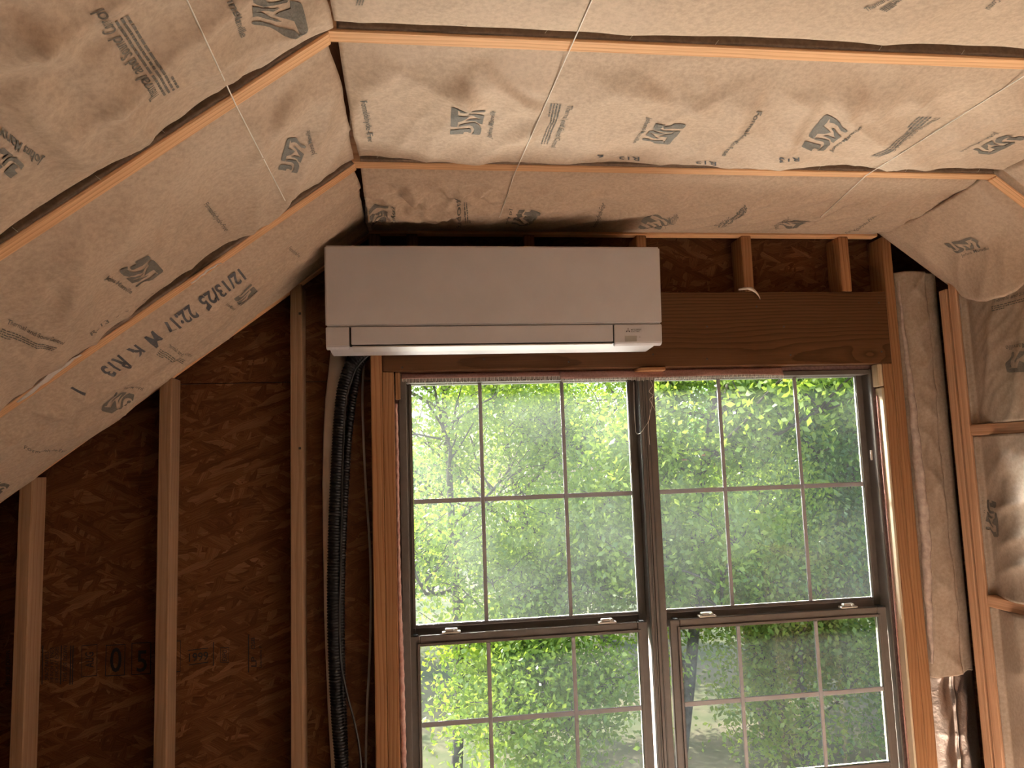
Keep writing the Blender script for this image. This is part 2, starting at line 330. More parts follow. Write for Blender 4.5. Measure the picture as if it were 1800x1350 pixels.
# ------------------------------------------------------------------ the shell
Z0 = 1.70                      # camera height; measured heights below are relative to it
ZC = Z0+0.792                  # underside of ceiling joists
XL, XR = -0.137, 1.70          # where the flat ceiling turns into the slopes
TAN = 0.75; SL = math.sqrt(1+TAN*TAN)
XW = 1.92                      # inner face of the right wall
ST, DP = 0.0381, 0.0889
def slope_z(x): return ZC + TAN*(x-XL)
def rslope_z(x): return ZC - TAN*(x-XR)

floor = tag(box('floor', (-2.6,-5.6,-0.05), (2.1,0.10,0.0), M['floor']), 'bare plywood subfloor of the unfinished room', None, None, 'structure')

# window opening in the sheathing: x -.075..1.70, z Z0-1.2 .. Z0+.315
OX0, OX1, OZ0, OZ1 = -0.0705, 1.6938, Z0-1.20, Z0+0.3155
wall_back = tag(empty('wall_back'), 'gable wall of open studs and orange strand board around the window', None, None, 'structure')
SEAM = Z0+0.297
ys0, ys1 = DP, DP+0.011
def panel(x0,x1,z0,z1): return box('osb_panel', (x0,ys0,z0), (x1,ys1,z1), M['osb'], wall_back)
panel(-2.6, -1.50, 0.0, SEAM-0.0015)
panel(-1.497, OX0, 0.0, SEAM-0.0015)
panel(OX0+.0005, OX1, 0.0, OZ0)
panel(OX1+.0005, 2.10, 0.0, SEAM-0.0015)
panel(-2.6, OX0+0.3, SEAM+0.0015, ZC+0.6)
panel(OX0+0.303, 2.10, OZ1+0.003, ZC+0.6)
panel(OX1+.0005, 2.10, SEAM+0.0015, OZ1)
for q in [((-2.6,ys1+.0005,0),(OX0,ys1+.002,ZC+.6)),((OX1,ys1+.0005,0),(2.1,ys1+.002,ZC+.6)),((OX0,ys1+.0005,OZ1),(OX1,ys1+.002,ZC+.6)),((OX0,ys1+.0005,0),(OX1,ys1+.002,OZ0))]: box('house_wrap', q[0], q[1], M['gap'], wall_back)

def vstud(name, x, z0, z1, m_, y0=0.0, parent=wall_back):
    return lumber(name, (x+ST/2, y0+DP/2, z0), (x+ST/2, y0+DP/2, z1), (0,1,0), DP, ST, m_, parent)
SX = -1.2193
for k in range(3):
    x = SX + 0.4066*k
    zt = slope_z(x+ST) - 0.004
    o = vstud('stud', x, 0.04, zt, M['stud'])
for k in range(1, 4):
    x = SX - 0.4066*k; vstud('stud', x, 0.04, slope_z(x+ST)-0.004, M['stud'])
vstud('king_stud', -0.1469, 0.04, ZC-0.002, M['fir'])
vstud('jack_stud', -0.0705-ST, 0.04, OZ1, M['fir'])
vstud('jack_stud', OX1, 0.04, OZ1, M['fir'])
vstud('king_stud', OX1+ST+.0008, 0.04, ZC-0.002, M['fir'])
HDT = Z0+0.583
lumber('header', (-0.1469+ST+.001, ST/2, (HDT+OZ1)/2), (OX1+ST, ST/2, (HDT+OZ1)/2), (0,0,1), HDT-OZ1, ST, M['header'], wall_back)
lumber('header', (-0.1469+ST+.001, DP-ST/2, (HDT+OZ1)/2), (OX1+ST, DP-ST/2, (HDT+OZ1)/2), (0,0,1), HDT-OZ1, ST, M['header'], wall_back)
for x in (-0.02, 0.385, 0.789, 1.183, 1.562): vstud('cripple_stud', x, HDT, ZC-0.002, M['fir'])
lumber('rough_sill', (OX0, DP/2, OZ0-0.02), (OX1, DP/2, OZ0-0.02), (0,1,0), DP, ST, M['fir'], wall_back)
for x in (0.3, 0.8, 1.3): vstud('cripple_stud', x, 0.04, OZ0-0.04, M['fir'])
lumber('bottom_plate', (-2.6, DP/2, 0.02), (2.0, DP/2, 0.02), (0,1,0), DP, ST, M['stud'], wall_back)
# nail heads driven into the header and studs
for px, py in [(707,646),(851,631),(1000,636),(1148,623),(1243,574),(1330,539),(1378,574),(1390,624),(1243,631),(1550,618),(1545,532),(1445,680)]:
    if py > 650: continue
    p = at(px, py, 1, -0.0008); box('nail', (p.x-.003,-0.0012,p.z-.003), (p.x+.003,0.004,p.z+.003), M['nail'], wall_back, 0.001)
for px, py in [(527,551),(527,788)]:
    p = at(px, py, 1, -0.0008); box('nail', (p.x-.004,-0.0012,p.z-.004), (p.x+.004,0.004,p.z+.004), M['nail'], wall_back, 0.001)

# ceiling framing: joists and rafters 24 inches apart
ceiling = tag(empty('ceiling'), 'sloped and flat ceiling of orange joists and rafters', None, None, 'structure')
JD = 0.14
JY = [(0.0, ST), (-0.5873, -0.549), (-1.180, -1.142), (-1.776, -1.738), (-2.386, -2.348), (-2.996,-2.958), (-3.606,-3.568), (-4.216,-4.178), (-4.826,-4.788)]
for k, (a, b_) in enumerate(JY):
    yc = (a+b_)/2
    lumber('joist', (XL-0.02, yc, ZC+JD/2), (XR+0.02, yc, ZC+JD/2), (0,0,1), JD, ST, M['joist'], ceiling)
    nx, nz = -TAN/SL, 1/SL            # outward normal of the left slope
    e = Vector((XL-2.45, yc, slope_z(XL-2.45))); s = Vector((XL-0.005, yc, slope_z(XL-0.005)))
    nn = Vector((nx,0,nz))
    lumber('rafter', s+nn*JD/2, e+nn*JD/2, nn, JD, ST, M['joist'], ceiling)
    if k == 0: yc = 0.070
    if k == 0: continue
    e = Vector((XW+0.16, yc, rslope_z(XW+0.16))); s = Vector((XR+0.005, yc, rslope_z(XR+0.005))); nn = Vector((TAN/SL,0,1/SL))
    lumber('rafter', s+nn*JD/2, e+nn*JD/2, nn, JD, ST, M['joist'], ceiling)
box('roof_deck', (XL-.1,-5.6,ZC+JD+.002), (XR+.1,0.1,ZC+JD+.02), M['osb'], ceiling)
nn = Vector((-TAN/SL,0,1/SL)); a = Vector((XL,-2.75,ZC))+nn*(JD+.012); b2 = Vector((XL-2.5,-2.75,slope_z(XL-2.5)))+nn*(JD+.012)
lumber('roof_deck', a, b2, (0,1,0), 5.7, 0.018, M['osb'], ceiling, 0)
nn = Vector((TAN/SL,0,1/SL)); a = Vector((XR,-2.75,ZC))+nn*(JD+.012); b2 = Vector((XR+.4,-2.75,rslope_z(XR+.4)))+nn*(JD+.012)
lumber('roof_deck', a, b2, (0,1,0), 5.7, 0.018, M['osb'], ceiling, 0)

# right wall: doubled corner stud, blocking
wall_right = tag(empty('wall_right', (XW,0,0)), 'right wall of pinkish studs and blocking', None, None, 'structure')
def rstud(y, z1, m_=None): return lumber('stud', (XW+DP/2, y, 0.04), (XW+DP/2, y, z1), (1,0,0), DP, ST, m_ or M['pink'], wall_right)
rstud(-0.050, Z0+0.575); rstud(-0.0985, Z0+0.622)
ZB1, ZB2 = Z0+0.059, Z0-0.523
for k in range(8): rstud(-0.71-0.61*k, Z0+0.62)
ylist = [-0.12] + [-0.71-0.61*k for k in range(8)]
for i in range(len(ylist)-1):
    ya, yb = ylist[i]-(0 if i == 0 else ST/2+.001), ylist[i+1]+ST/2+.001
    for zb in (ZB1, ZB2):
        lumber('blocking', (XW+DP/2, ya, zb), (XW+DP/2, yb, zb), (1,0,0), DP, ST, M['pink'], wall_right)
box('osb_panel', (XW+DP+.001,-5.6,0), (XW+DP+.012,0.088,Z0+0.60), M['osb'], wall_right)
# rest of the room: knee wall and rear wall
wall_left = tag(box('wall_left', (-2.62,-5.6,0), (-2.55,0.09,slope_z(-2.55)-.02), M['osb']), 'low knee wall under the left roof slope', None, None, 'structure')
wall_rear = tag(box('wall_rear', (-2.6,-5.65,0), (2.1,-5.55,ZC+.1), M['osb']), 'rear wall of strand board behind the camera', None, None, 'structure')

# ------------------------------------------------------------------ prints (ink on paper) --------------------------------
LOGO = [
 [(350,790),(375,765),(770,768),(798,790),(798,825),(770,845),(720,832),(660,832),(632,848),(630,875),(360,862),(348,850)],
 [(520,705),(545,675),(600,665),(760,655),(870,655),(950,690),(1005,740),(1000,800),(990,850),(960,872),(790,878),(850,830),(855,770),(820,720),(760,700),(600,705)],
 [(400,330),(440,300),(660,280),(730,285),(800,325),(860,355),(920,372),(1040,378),(1068,395),(1040,422),(930,422),(860,400),(770,365),(680,360),(570,372),(555,350),(545,328),(530,345),(530,470),(650,480),(755,500),(660,560),(520,605),(505,700),(375,690),(362,670)],
 [(680,435),(750,428),(850,460),(960,490),(1045,512),(1020,675),(950,665),(880,625),(770,608),(655,610),(760,570),(870,575),(965,585),(970,575),(870,530),(790,470)]]
LOGO = [[((880-y)/600, (1045-x)/697) for x, y in p] for p in LOGO]
def poly_bm(polys):
    bm = bmesh.new()
    for p in polys: bm.faces.new([bm.verts.new((x,y,0)) for x, y in p])
    bmesh.ops.triangulate(bm, faces=bm.faces[:]); return bm
_tc = {}
def text_bm(body):
    """text as a flat mesh scaled to the unit box: x 0..1 over its length, y 0..1 over the capital height"""
    if body not in _tc:
        c = bpy.data.curves.new('t', 'FONT'); c.body = body; c.size = 1; c.resolution_u = 3; c.offset = 0.028 if body.startswith('12/13') else 0.010
        o = bpy.data.objects.new('t', c); COL.objects.link(o); dg = bpy.context.evaluated_depsgraph_get()
        me = bpy.data.meshes.new_from_object(o.evaluated_get(dg)); bpy.data.objects.remove(o)
        co = np.array([v.co[:] for v in me.vertices]); x0, x1 = co[:,0].min(), co[:,0].max()
        _tc[body] = [((v.co.x-x0)/(x1-x0), v.co.y/0.70, 0) for v in me.vertices], [tuple(p.vertices) for p in me.polygons]
        bpy.data.meshes.remove(me)
    vs, fs = _tc[body]; bm = bmesh.new(); vv = [bm.verts.new(v) for v in vs]
    for f in fs:
        try: bm.faces.new([vv[i] for i in f])
        except ValueError: pass
    return bm
def bars_bm(rows, seed):
    """rows of print too fine to read: broken hairlines"""
    rr = random.Random(seed); bm = bmesh.new()
    for r_ in range(rows):
        y1 = 1-r_/rows; y0 = y1-0.52/rows; x = 0.0; end = 1.0 if r_ < rows-1 else 0.22
        while x < end:
            w = rr.uniform(0.02,0.075); w = min(w, end-x)
            bm.faces.new([bm.verts.new(c) for c in ((x,y0,0),(x+w,y0,0),(x+w,y1,0),(x,y1,0))]); x += w+rr.uniform(0.006,0.016)
    return bm
def cut(bm, nx, ny):
    for k in range(1, nx):
        bmesh.ops.bisect_plane(bm, geom=bm.verts[:]+bm.edges[:]+bm.faces[:], plane_co=(k/nx,0,0), plane_no=(1,0,0))
    for k in range(0, ny+1):
        bmesh.ops.bisect_plane(bm, geom=bm.verts[:]+bm.edges[:]+bm.faces[:], plane_co=(0,k/ny,0), plane_no=(0,1,0))
    bmesh.ops.triangulate(bm, faces=bm.faces[:])

class Batt:
    """paper-faced batt: a curved cross profile swept along U with folds, closed at sides and back"""
    def __init__(s, name, label, O, U, V, Nn, L, prof, wr, back=0.07, du=0.0085, material='kraft', group=None, shift=None, cat='insulation', flange=0.0):
        s.O, s.U, s.V, s.Nn, s.L = [np.array(x, float) for x in (O, U, V, Nn)] + [L]
        P = np.array(prof, float); d = np.linalg.norm(np.diff(P,axis=0),axis=1); S0 = np.concatenate([[0],np.cumsum(d)])
        # smooth the profile
        ss = np.linspace(0, S0[-1], 400); v = np.interp(ss,S0,P[:,0]); h = np.interp(ss,S0,P[:,1]); k = 5
        ker = np.hanning(2*k+1); ker /= ker.sum()
        pad = lambda a: np.concatenate([2*a[0]-a[1:k+1][::-1], a, 2*a[-1]-a[-k-1:-1][::-1]])
        v = np.convolve(pad(v),ker,'valid'); h = np.convolve(pad(h),ker,'valid')
        s.S, s.VD, s.H = ss, np.maximum.accumulate(v), h; s.wr = wr; s.shift = shift
        s.edge = lambda q: np.clip((np.minimum(q, ss[-1]-q)-min(0.03,ss[-1]*.08))/min(0.11,ss[-1]*.25), 0, 1)
        nu = max(3, int(L/du)); nv = max(8, int(ss[-1]/du)); s.nu, s.nv = nu, nv
        Ug, Sg = np.meshgrid(np.linspace(0,L,nu), np.linspace(0,ss[-1],nv), indexing='ij')
        G = s.surf(Ug.ravel(), Sg.ravel()); nG = len(G)
        idx = np.arange(nG).reshape(nu,nv)
        faces = [(int(idx[i,j]),int(idx[i+1,j]),int(idx[i+1,j+1]),int(idx[i,j+1])) for i in range(nu-1) for j in range(nv-1)]
        ring = list(idx[:,0]) + list(idx[-1,1:]) + list(idx[-2::-1,-1]) + list(idx[0,-2:0:-1])
        hs = (G[ring]-s.O)@s.Nn
        B = G[ring] - s.Nn*(hs+back)[:,None]
        verts = np.concatenate([G,B]).tolist(); n = len(ring)
        for q in range(n):
            a, c = int(ring[q]), int(ring[(q+1)%n]); faces.append((c,a,nG+q,nG+(q+1)%n))
        faces.append(tuple(nG+q for q in range(n)))
        me = bpy.data.meshes.new(name); me.from_pydata(verts,[],faces); me.update()
        bm = bmesh.new(); bm.from_mesh(me); bmesh.ops.recalc_face_normals(bm, faces=bm.faces[:]); bm.to_mesh(me); bm.free()
        if flange:
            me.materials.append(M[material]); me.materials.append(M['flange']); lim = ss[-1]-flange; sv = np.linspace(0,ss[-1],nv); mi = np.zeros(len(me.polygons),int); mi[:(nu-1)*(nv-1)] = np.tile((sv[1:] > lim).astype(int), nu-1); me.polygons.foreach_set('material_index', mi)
        s.o = smooth(obj(name, me, M[material])); tag(s.o, label, cat, group)
        s.bvh = BVHTree.FromPolygons([tuple(x) for x in G], faces[:(nu-1)*(nv-1)])
    def surf(s, u, q):
        vd = np.interp(q,s.S,s.VD); h = np.interp(q,s.S,s.H) + s.edge(q)*s.wr(u, vd)
        uu = u + (s.shift(u,vd) if s.shift else 0)
        return s.O + np.outer(uu,s.U) + np.outer(vd,s.V) + np.outer(h,s.Nn)
    def hit(s, px, py):
        d = pray(px,py).normalized(); h = s.bvh.ray_cast(CAM, d)[0]
        if h is None:
            Nv = Vector(s.Nn); h = CAM + d*((Vector(s.O)-CAM).dot(Nv)/d.dot(Nv))
        r = np.array(h)-s.O; return np.array([r@s.U, r@s.V])
    def put(s, bm, a, b_, c, name='printed_text', material='ink', step=0.011, off=0.0016):
        A, B, C = s.hit(*a), s.hit(*b_), s.hit(*c)
        ex, ey = B-A, C-A
        lx, ly = np.linalg.norm(ex), np.linalg.norm(ey)
        if lx > 1.2 or ly > 0.6: bm.free(); return
        cut(bm, max(1,int(lx/step)), max(1,int(ly/step)))
        co = np.array([v.co[:] for v in bm.verts]); uv = A + np.outer(co[:,0],ex) + np.outer(co[:,1],ey)
        keep = (uv[:,0] > 0.004)&(uv[:,0] < s.L-0.004)&(uv[:,1] > s.VD[0]+0.004)&(uv[:,1] < s.VD[-1]-0.006)
        q = np.interp(uv[:,1], s.VD+np.arange(400)*1e-9, s.S)
        p = s.surf(uv[:,0], q); e = 0.004
        n = np.cross(s.surf(uv[:,0]+e,q)-p, s.surf(uv[:,0],np.minimum(q+e,s.S[-1]))-p); n /= np.linalg.norm(n,axis=1)[:,None]+1e-12
        n *= np.sign(n@s.Nn)[:,None]
        p = p + n*off
        for v, x in zip(bm.verts, p): v.co = x
        bm.verts.ensure_lookup_table()
        bad = [v for v, k in zip(bm.verts, keep) if not k]
        if bad: bmesh.ops.delete(bm, geom=bad, context='VERTS')
        if not bm.faces: bm.free(); return
        obj(name, bm, M[material], s.o)
    def text(s, body, a, b_, c, material='ink', name='printed_text', **k): s.put(text_bm(body), a, b_, c, name, material, **k)
    def logo(s, a, b_, c): s.put(poly_bm(LOGO), a, b_, c, 'printed_logo')
    def bars(s, rows, a, b_, c): s.put(bars_bm(rows, int(a[0])), a, b_, c, 'printed_fine_text')
    def staple(s, px, py, ang=0.9):
        d = pray(px,py).normalized(); r = s.bvh.ray_cast(CAM, d)
        if r[0] is None: return
        c, n = r[0], r[1]
        if n.dot(d) > 0: n = -n
        t_ = Vector(s.U)*math.cos(ang)+Vector((0,0,1))*math.sin(ang); t_ = (t_-n*t_.dot(n)).normalized()
        tube('staple', [c+n*.001-t_*.006, c+n*.002, c+n*.001+t_*.006], 0.0005, M['staple'], s.o, 5, None, 4)

def folds(specs):
    """sum of sharp creases and soft waves: (amp, angle, freq along, freq across, seed, power)"""
    def f(u, v):
        h = np.zeros_like(np.asarray(u,float))
        for amp, ang, fa, fb, seed, p in specs:
            p = min(p, 3); amp = amp*0.9 if p else amp
            c, s_ = math.cos(ang), math.sin(ang); a = (u*c+v*s_)*fa; b_ = (-u*s_+v*c)*fb
            h = h + (amp*(ridge(a,b_,seed,p)-0.38) if p else amp*perlin(a,b_,seed))
        return h
    return f
def creases(O, U, V, Nn, lines, seed=0):
    """long soft folds pulled into the paper; each line is (height, width, points seen on the bay plane)"""
    O, U, V, Nn = Vector(O), Vector(U), Vector(V), Vector(Nn); L_ = []
    for A, w, pts in lines:
        L_.append((A, w, [((atp(px,py,O,Nn)-O).dot(U), (atp(px,py,O,Nn)-O).dot(V)) for px, py in pts]))
    def f(u, v):
        h = np.zeros_like(np.asarray(u,float)); wob = 0.008*perlin(np.asarray(u)*9,np.asarray(v)*9,seed)
        for A, w, P in L_:
            best = np.full_like(h, 9.0); tp = np.zeros_like(h); n = len(P)-1
            for k in range(n):
                (x0,y0),(x1,y1) = P[k], P[k+1]; dx, dy = x1-x0, y1-y0; l2 = dx*dx+dy*dy+1e-9
                t_ = ((u-x0)*dx+(v-y0)*dy)/l2; tc_ = np.clip(t_,0,1)
                d = ((u-x0)*dy-(v-y0)*dx)/math.sqrt(l2); e = np.hypot(u-x0-tc_*dx, v-y0-tc_*dy)
                m_ = e < np.abs(best); best = np.where(m_, np.where(d<0,-e,e), best); tp = np.where(m_, (k+tc_)/n, tp)
            q = (best+wob)/w
            # steep on one side, gentle on the other
            h = h + A*np.sin(math.pi*np.clip(tp,0.02,0.98))**0.6*np.where(q>0, np.exp(-q*q), np.exp(-(q*0.38)**2))
        return h
    return f
def plus(*fs): return lambda u, v: sum(f(u,v) for f in fs)
X_, Y_, Z_ = (1,0,0), (0,1,0), (0,0,1)
DOWN = (0,0,-1)
LW = XR-XL
CR_B = [(.014,.016,[(747,80),(807,142),(822,171)]), (.013,.014,[(779,88),(850,121),(921,167),(957,186)]), (.010,.008,[(831,107),(822,178)]), (.008,.012,[(900,92),(850,117)]), (.010,.016,[(943,192),(921,249)]),
  (.012,.016,[(1352,131),(1277,228)]), (.015,.018,[(1441,146),(1405,205),(1370,268)]), (.013,.016,[(1530,142),(1473,199)]), (.012,.016,[(1604,138),(1530,199)]), (.010,.014,[(1655,149),(1587,199)]), (.010,.010,[(1231,117),(1245,153)]), (.010,.016,[(700,110),(660,160)]), (.010,.02,[(1100,110),(1180,190)])]
CR_A = [(.013,.016,[(1480,345),(1409,388)]), (.014,.014,[(1615,329),(1561,403)]), (.014,.012,[(1704,318),(1725,345)]), (.012,.016,[(1590,327),(1494,377)]), (.012,.02,[(1340,330),(1280,380)]), (.010,.014,[(1220,325),(1190,360)])]
CR_SB = [(.020,.018,[(544,110),(491,199),(427,292)]), (.016,.016,[(533,142),(459,228)]), (.016,.018,[(462,178),(402,270)]), (.020,.020,[(231,320),(199,437)]), (.016,.018,[(263,277),(228,341)]), (.020,.020,[(149,377),(117,455)]), (.018,.016,[(121,384),(89,473)]), (.018,.018,[(89,416),(46,498)]), (.018,.018,[(117,461),(85,557)]), (.014,.016,[(35,486),(11,547)]), (.014,.014,[(330,260),(290,330)]), (.014,.016,[(350,410),(300,450)])]
CR_SC = [(.018,.022,[(124,64),(149,114),(205,190)]), (.016,.022,[(82,96),(85,21)]), (.018,.022,[(0,110),(36,171),(117,222)]), (.014,.018,[(164,184),(220,216)]), (.012,.014,[(377,128),(427,117)]), (.014,.018,[(249,195),(199,238)]), (.016,.020,[(71,223),(149,275)]), (.014,.018,[(330,60),(350,120)]), (.016,.02,[(20,60),(50,20)])]
# ---- flat ceiling batts (u along +x, v along +y)
yA0, yA1 = -0.548, -0.002
def bay_prof(w, b=0.012, rec=0.046, end=0.003):
    return [(0.0005,-0.010),(0.02,-0.006),(0.12,b*.6),(w*.5,b),(w-.09,b*.8),(w-.036,0.004),(w-.022,-rec*.6),(w-.008,-rec),(w-.0012,-rec-.002),(w-.0009,-end)]
def crumpleA(u, v):
    k = np.clip(1.15-u/0.75,0.12,1)*np.clip(1.25-v/0.45,0.25,1)
    h = k*(0.030*ridge(u*7,v*8,3,3)-0.012 + 0.022*ridge((u+v)*11,(v-u)*9,5,4) + 0.012*perlin(u*20,v*22,9))
    return h + folds([(0.018,-0.7,1.4,5,11,5),(0.014,0,1.2,2.0,13,0),(0.008,-0.9,3,16,15,4)])(u,v) - 0.006
wA = yA1-yA0
battA = Batt('insulation_batt', 'crumpled kraft-faced batt over the air conditioner, between last joist and gable wall', (XL+0.004,yA0,ZC), X_, Y_, DOWN, LW-0.02,
   [(0.0005,-0.012),(0.02,0.000),(0.14,0.016),(wA*.5,0.022),(wA-.12,0.012),(wA-.03,0.002),(wA-.001,-0.008)], plus(creases((XL+0.004,yA0,ZC), X_, Y_, DOWN, CR_A, 4), crumpleA), group='flat ceiling batts')
yB0, yB1 = -1.141, -0.5885; wB = yB1-yB0
battB = Batt('insulation_batt', 'wide kraft-faced ceiling batt between the two fully visible joists', (XL+0.006,yB0,ZC), X_, Y_, DOWN, LW-0.01, bay_prof(wB,0.010),
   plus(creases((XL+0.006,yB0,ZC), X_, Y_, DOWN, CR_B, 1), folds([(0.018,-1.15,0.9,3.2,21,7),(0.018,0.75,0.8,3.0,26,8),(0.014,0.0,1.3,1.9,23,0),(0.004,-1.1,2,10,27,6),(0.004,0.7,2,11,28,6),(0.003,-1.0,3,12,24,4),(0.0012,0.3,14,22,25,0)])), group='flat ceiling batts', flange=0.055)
yC0, yC1 = -1.737, -1.1815; wC = yC1-yC0
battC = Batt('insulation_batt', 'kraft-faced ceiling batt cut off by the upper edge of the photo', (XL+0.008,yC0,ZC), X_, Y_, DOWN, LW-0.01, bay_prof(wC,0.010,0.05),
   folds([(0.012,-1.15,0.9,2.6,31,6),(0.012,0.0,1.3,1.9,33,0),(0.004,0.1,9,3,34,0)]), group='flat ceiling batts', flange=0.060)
# ---- left slope batts (u down the slope, v along +y)
DS = (-1/SL,0,-TAN/SL); NS = (TAN/SL,0,-1/SL)
def OS(y, d=0.0): return (XL-d/SL, y, ZC-d*TAN/SL)
LS = 2.45
battSA = Batt('insulation_batt', 'bulging sloped batt against the gable wall, dot-printed date along it', OS(yA0,0.012), DS, Y_, NS, LS,
   [(0.0005,-0.014),(0.015,-0.004),(0.09,0.028),(wA*.42,0.052),(wA*.70,0.050),(wA-.08,0.034),(wA-.03,0.006),(wA-.012,-0.02)],
   lambda u,v: (folds([(0.018,-0.5,1.6,7,41,5),(0.012,0,1.6,2.2,43,0),(0.005,0.2,5,14,45,4),(0.006,0.6,4,11,44,4)])(u,v) - 0.008)*np.clip(u/0.5,0.2,1) - 0.050*np.clip(1-u/0.55,0,1)*np.clip(v/0.2,0,1) + np.exp(-((v-0.10)/0.07)**2)*np.exp(-((u-0.95)/0.45)**2)*(0.022*ridge(u*13,v*9,46,3)-0.008), group='sloped ceiling batts')
battSB = Batt('insulation_batt', 'sloped kraft-faced batt with long soft folds, between the two left rafters', OS(yB0,0.010), DS, Y_, NS, LS, bay_prof(wB,0.014,0.05),
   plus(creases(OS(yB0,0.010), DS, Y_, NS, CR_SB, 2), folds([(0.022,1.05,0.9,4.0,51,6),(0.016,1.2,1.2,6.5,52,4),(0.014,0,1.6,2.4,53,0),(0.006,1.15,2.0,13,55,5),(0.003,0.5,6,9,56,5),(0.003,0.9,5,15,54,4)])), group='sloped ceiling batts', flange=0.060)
battSC = Batt('insulation_batt', 'puffy sloped batt filling the upper left corner of the photo', OS(yC0,0.006), DS, Y_, NS, LS, bay_prof(wC,0.022,0.062),
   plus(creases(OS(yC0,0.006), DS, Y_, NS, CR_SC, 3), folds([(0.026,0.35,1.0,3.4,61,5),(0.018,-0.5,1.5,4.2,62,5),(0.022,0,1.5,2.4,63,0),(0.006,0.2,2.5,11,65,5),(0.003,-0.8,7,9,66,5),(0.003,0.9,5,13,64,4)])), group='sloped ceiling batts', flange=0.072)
# ---- right slope batts
DR = (1/SL,0,-TAN/SL); NR = (-TAN/SL,0,-1/SL)
battRA = Batt('insulation_batt', 'short bulging sloped batt with one logo in the upper right corner', (XR-0.010,yA0,ZC+0.004), DR, Y_, NR, 0.345,
   [(0.0005,-0.012),(0.03,0.006),(0.14,0.026),(wA*.5,0.034),(wA*.75,0.030),(wA-.06,0.012),(wA-.012,-0.016)],
   lambda u,v: folds([(0.012,0.8,2,7,71,4),(0.012,0,2,3,73,0)])(u,v) + 0.105*np.clip((u-0.19)/0.15,0,1)**1.3*np.clip((0.50-v)/0.25,0,1))
for k in range(1,3):
    y0 = [yB0,yC0][k-1]; w_ = [wB,wC][k-1]
    Batt('insulation_batt', ['short sloped batt at the right edge, beyond the right rafter','short sloped batt on the right slope nearest the camera'][k-1], (XR-0.010,y0,ZC+0.004), DR, Y_, NR, 0.30, bay_prof(w_,0.02,0.03),
      folds([(0.010,0.8,2,7,75+k,4)]), du=0.02)
# the next bays, just behind the upper edge of the photo
y0, y1 = JY[4][1]+.001, JY[3][0]-.001; w_ = y1-y0
Batt('insulation_batt', 'plain kraft ceiling batt over the camera, beyond the top of the photo', (XL+0.006,y0,ZC), X_, Y_, DOWN, LW-0.01, bay_prof(w_,0.01), folds([(0.006,0,1,2,83,0)]), du=0.05)
Batt('insulation_batt', 'plain sloped kraft batt left of the camera, beyond the top of the photo', OS(y0,0.010), DS, Y_, NS, LS, bay_prof(w_,0.014), folds([(0.006,0,1,2,93,0)]), du=0.05)
# ---- right wall batts (u up, v along -y toward the camera), paper faces -x
NW = (-1,0,0); MY = (0,-1,0)
def wallbatt(label, y0, y1, z0, z1, specs, b=0.010, mt='kraft_dull', du=0.008):
    w_ = y0-y1
    return Batt('insulation_batt', label, (XW,y0,z0), Z_, MY, NW, z1-z0, [(0.0005,-0.008),(0.010,-0.030),(0.05,-0.016),(0.14,b),(w_*.5,b*1.4),(w_-.10,b),(w_-.02,-0.02),(w_-.001,-0.008)], folds(specs), material=mt, group='right wall batts', du=du, back=0.035)
wsp = [(0.010,0.5,1.6,6,101,4),(0.010,0,2,3,103,0),(0.004,1.0,5,16,104,3)]
yw0, yw1 = -0.1185, -0.71+ST/2+.001
battW1 = wallbatt('kraft wall batt above the upper blocking, right edge of photo', yw0, yw1, ZB1+ST/2+.001, Z0+0.545, wsp)
battW2 = wallbatt('greyish kraft wall batt between the two blockings on the right wall', yw0, yw1, ZB2+ST/2+.001, ZB1-ST/2-.001, [(0.014,1.3,1.6,7,111,4),(0.010,0,2,3,113,0),(0.004,1.0,5,16,114,3)])
battW3 = wallbatt('kraft wall batt below the lower blocking, lower right corner of photo', yw0, yw1, 0.05, ZB2-ST/2-.001, [(0.012,1.2,1.6,6,121,4),(0.012,0,2,3,123,0)])
# ---- narrow corner bay on the gable wall
bx0, bx1 = OX1+2*ST+.004, XW-.001
bx1 = 1.952; cw = bx1-bx0
battN = Batt('insulation_strip', 'narrow brown paper batt stuffed in the corner bay beside the window, torn off above foil', (bx0,0,Z0-0.80), Z_, X_, MY, 0.80+0.655, 
   [(0.0005,-0.010),(0.008,-0.002),(0.03,0.012),(cw*.45,0.016),(cw*.64,0.012),(cw*.70,-0.008),(cw*.73,-0.004),(cw-.02,-0.010),(cw-.001,-0.018)],
   folds([(0.010,0.6,2,9,141,5),(0.010,0,3,5,143,0),(0.006,-0.8,5,11,144,4)]), back=0.06, du=0.006, material='kraft_dull',
   shift=lambda u,v: np.where(u<0.2, (0.010*perlin(v*30,u*0,7)+0.012*(v/cw))*np.clip(1-u/0.05,0,1), 0))
foilb = Batt('foil_sheet', 'shiny wrinkled foil barrier in the corner bay, lower right', (bx0,0.012,Z0-1.60), Z_, X_, MY, 0.86,
   [(0.0005,-0.02),(cw*.3,-0.004),(cw*.47,-0.006),(cw*.51,0.004),(cw*.55,-0.006),(cw*.8,-0.004),(cw-.001,-0.012)],
   folds([(0.012,0.2,3,10,151,4),(0.008,1.2,4,9,153,3),(0.003,0.4,16,26,154,0)]), back=0.02, du=0.005, material='foil', cat='foil')
fp = [Vector((OX1+2*ST+.009+dx, -0.004-dy, Z0+z)) for z,dx,dy in [(0.62,0.000,.004),(0.45,.002,.006),(0.25,.006,.012),(0.1,.006,.014),(-0.1,.008,.014),(-0.3,.012,.012),(-0.45,.006,.008),(-0.62,.002,.004),(-0.75,0.0,.002)]]
o = tube('insulation_tuft', fp, [0.003,0.004,0.008,0.012,0.015,0.017,0.014,0.010,0.003], M['fibre_pale'], None, 11, (0.12,0.003,0.008))
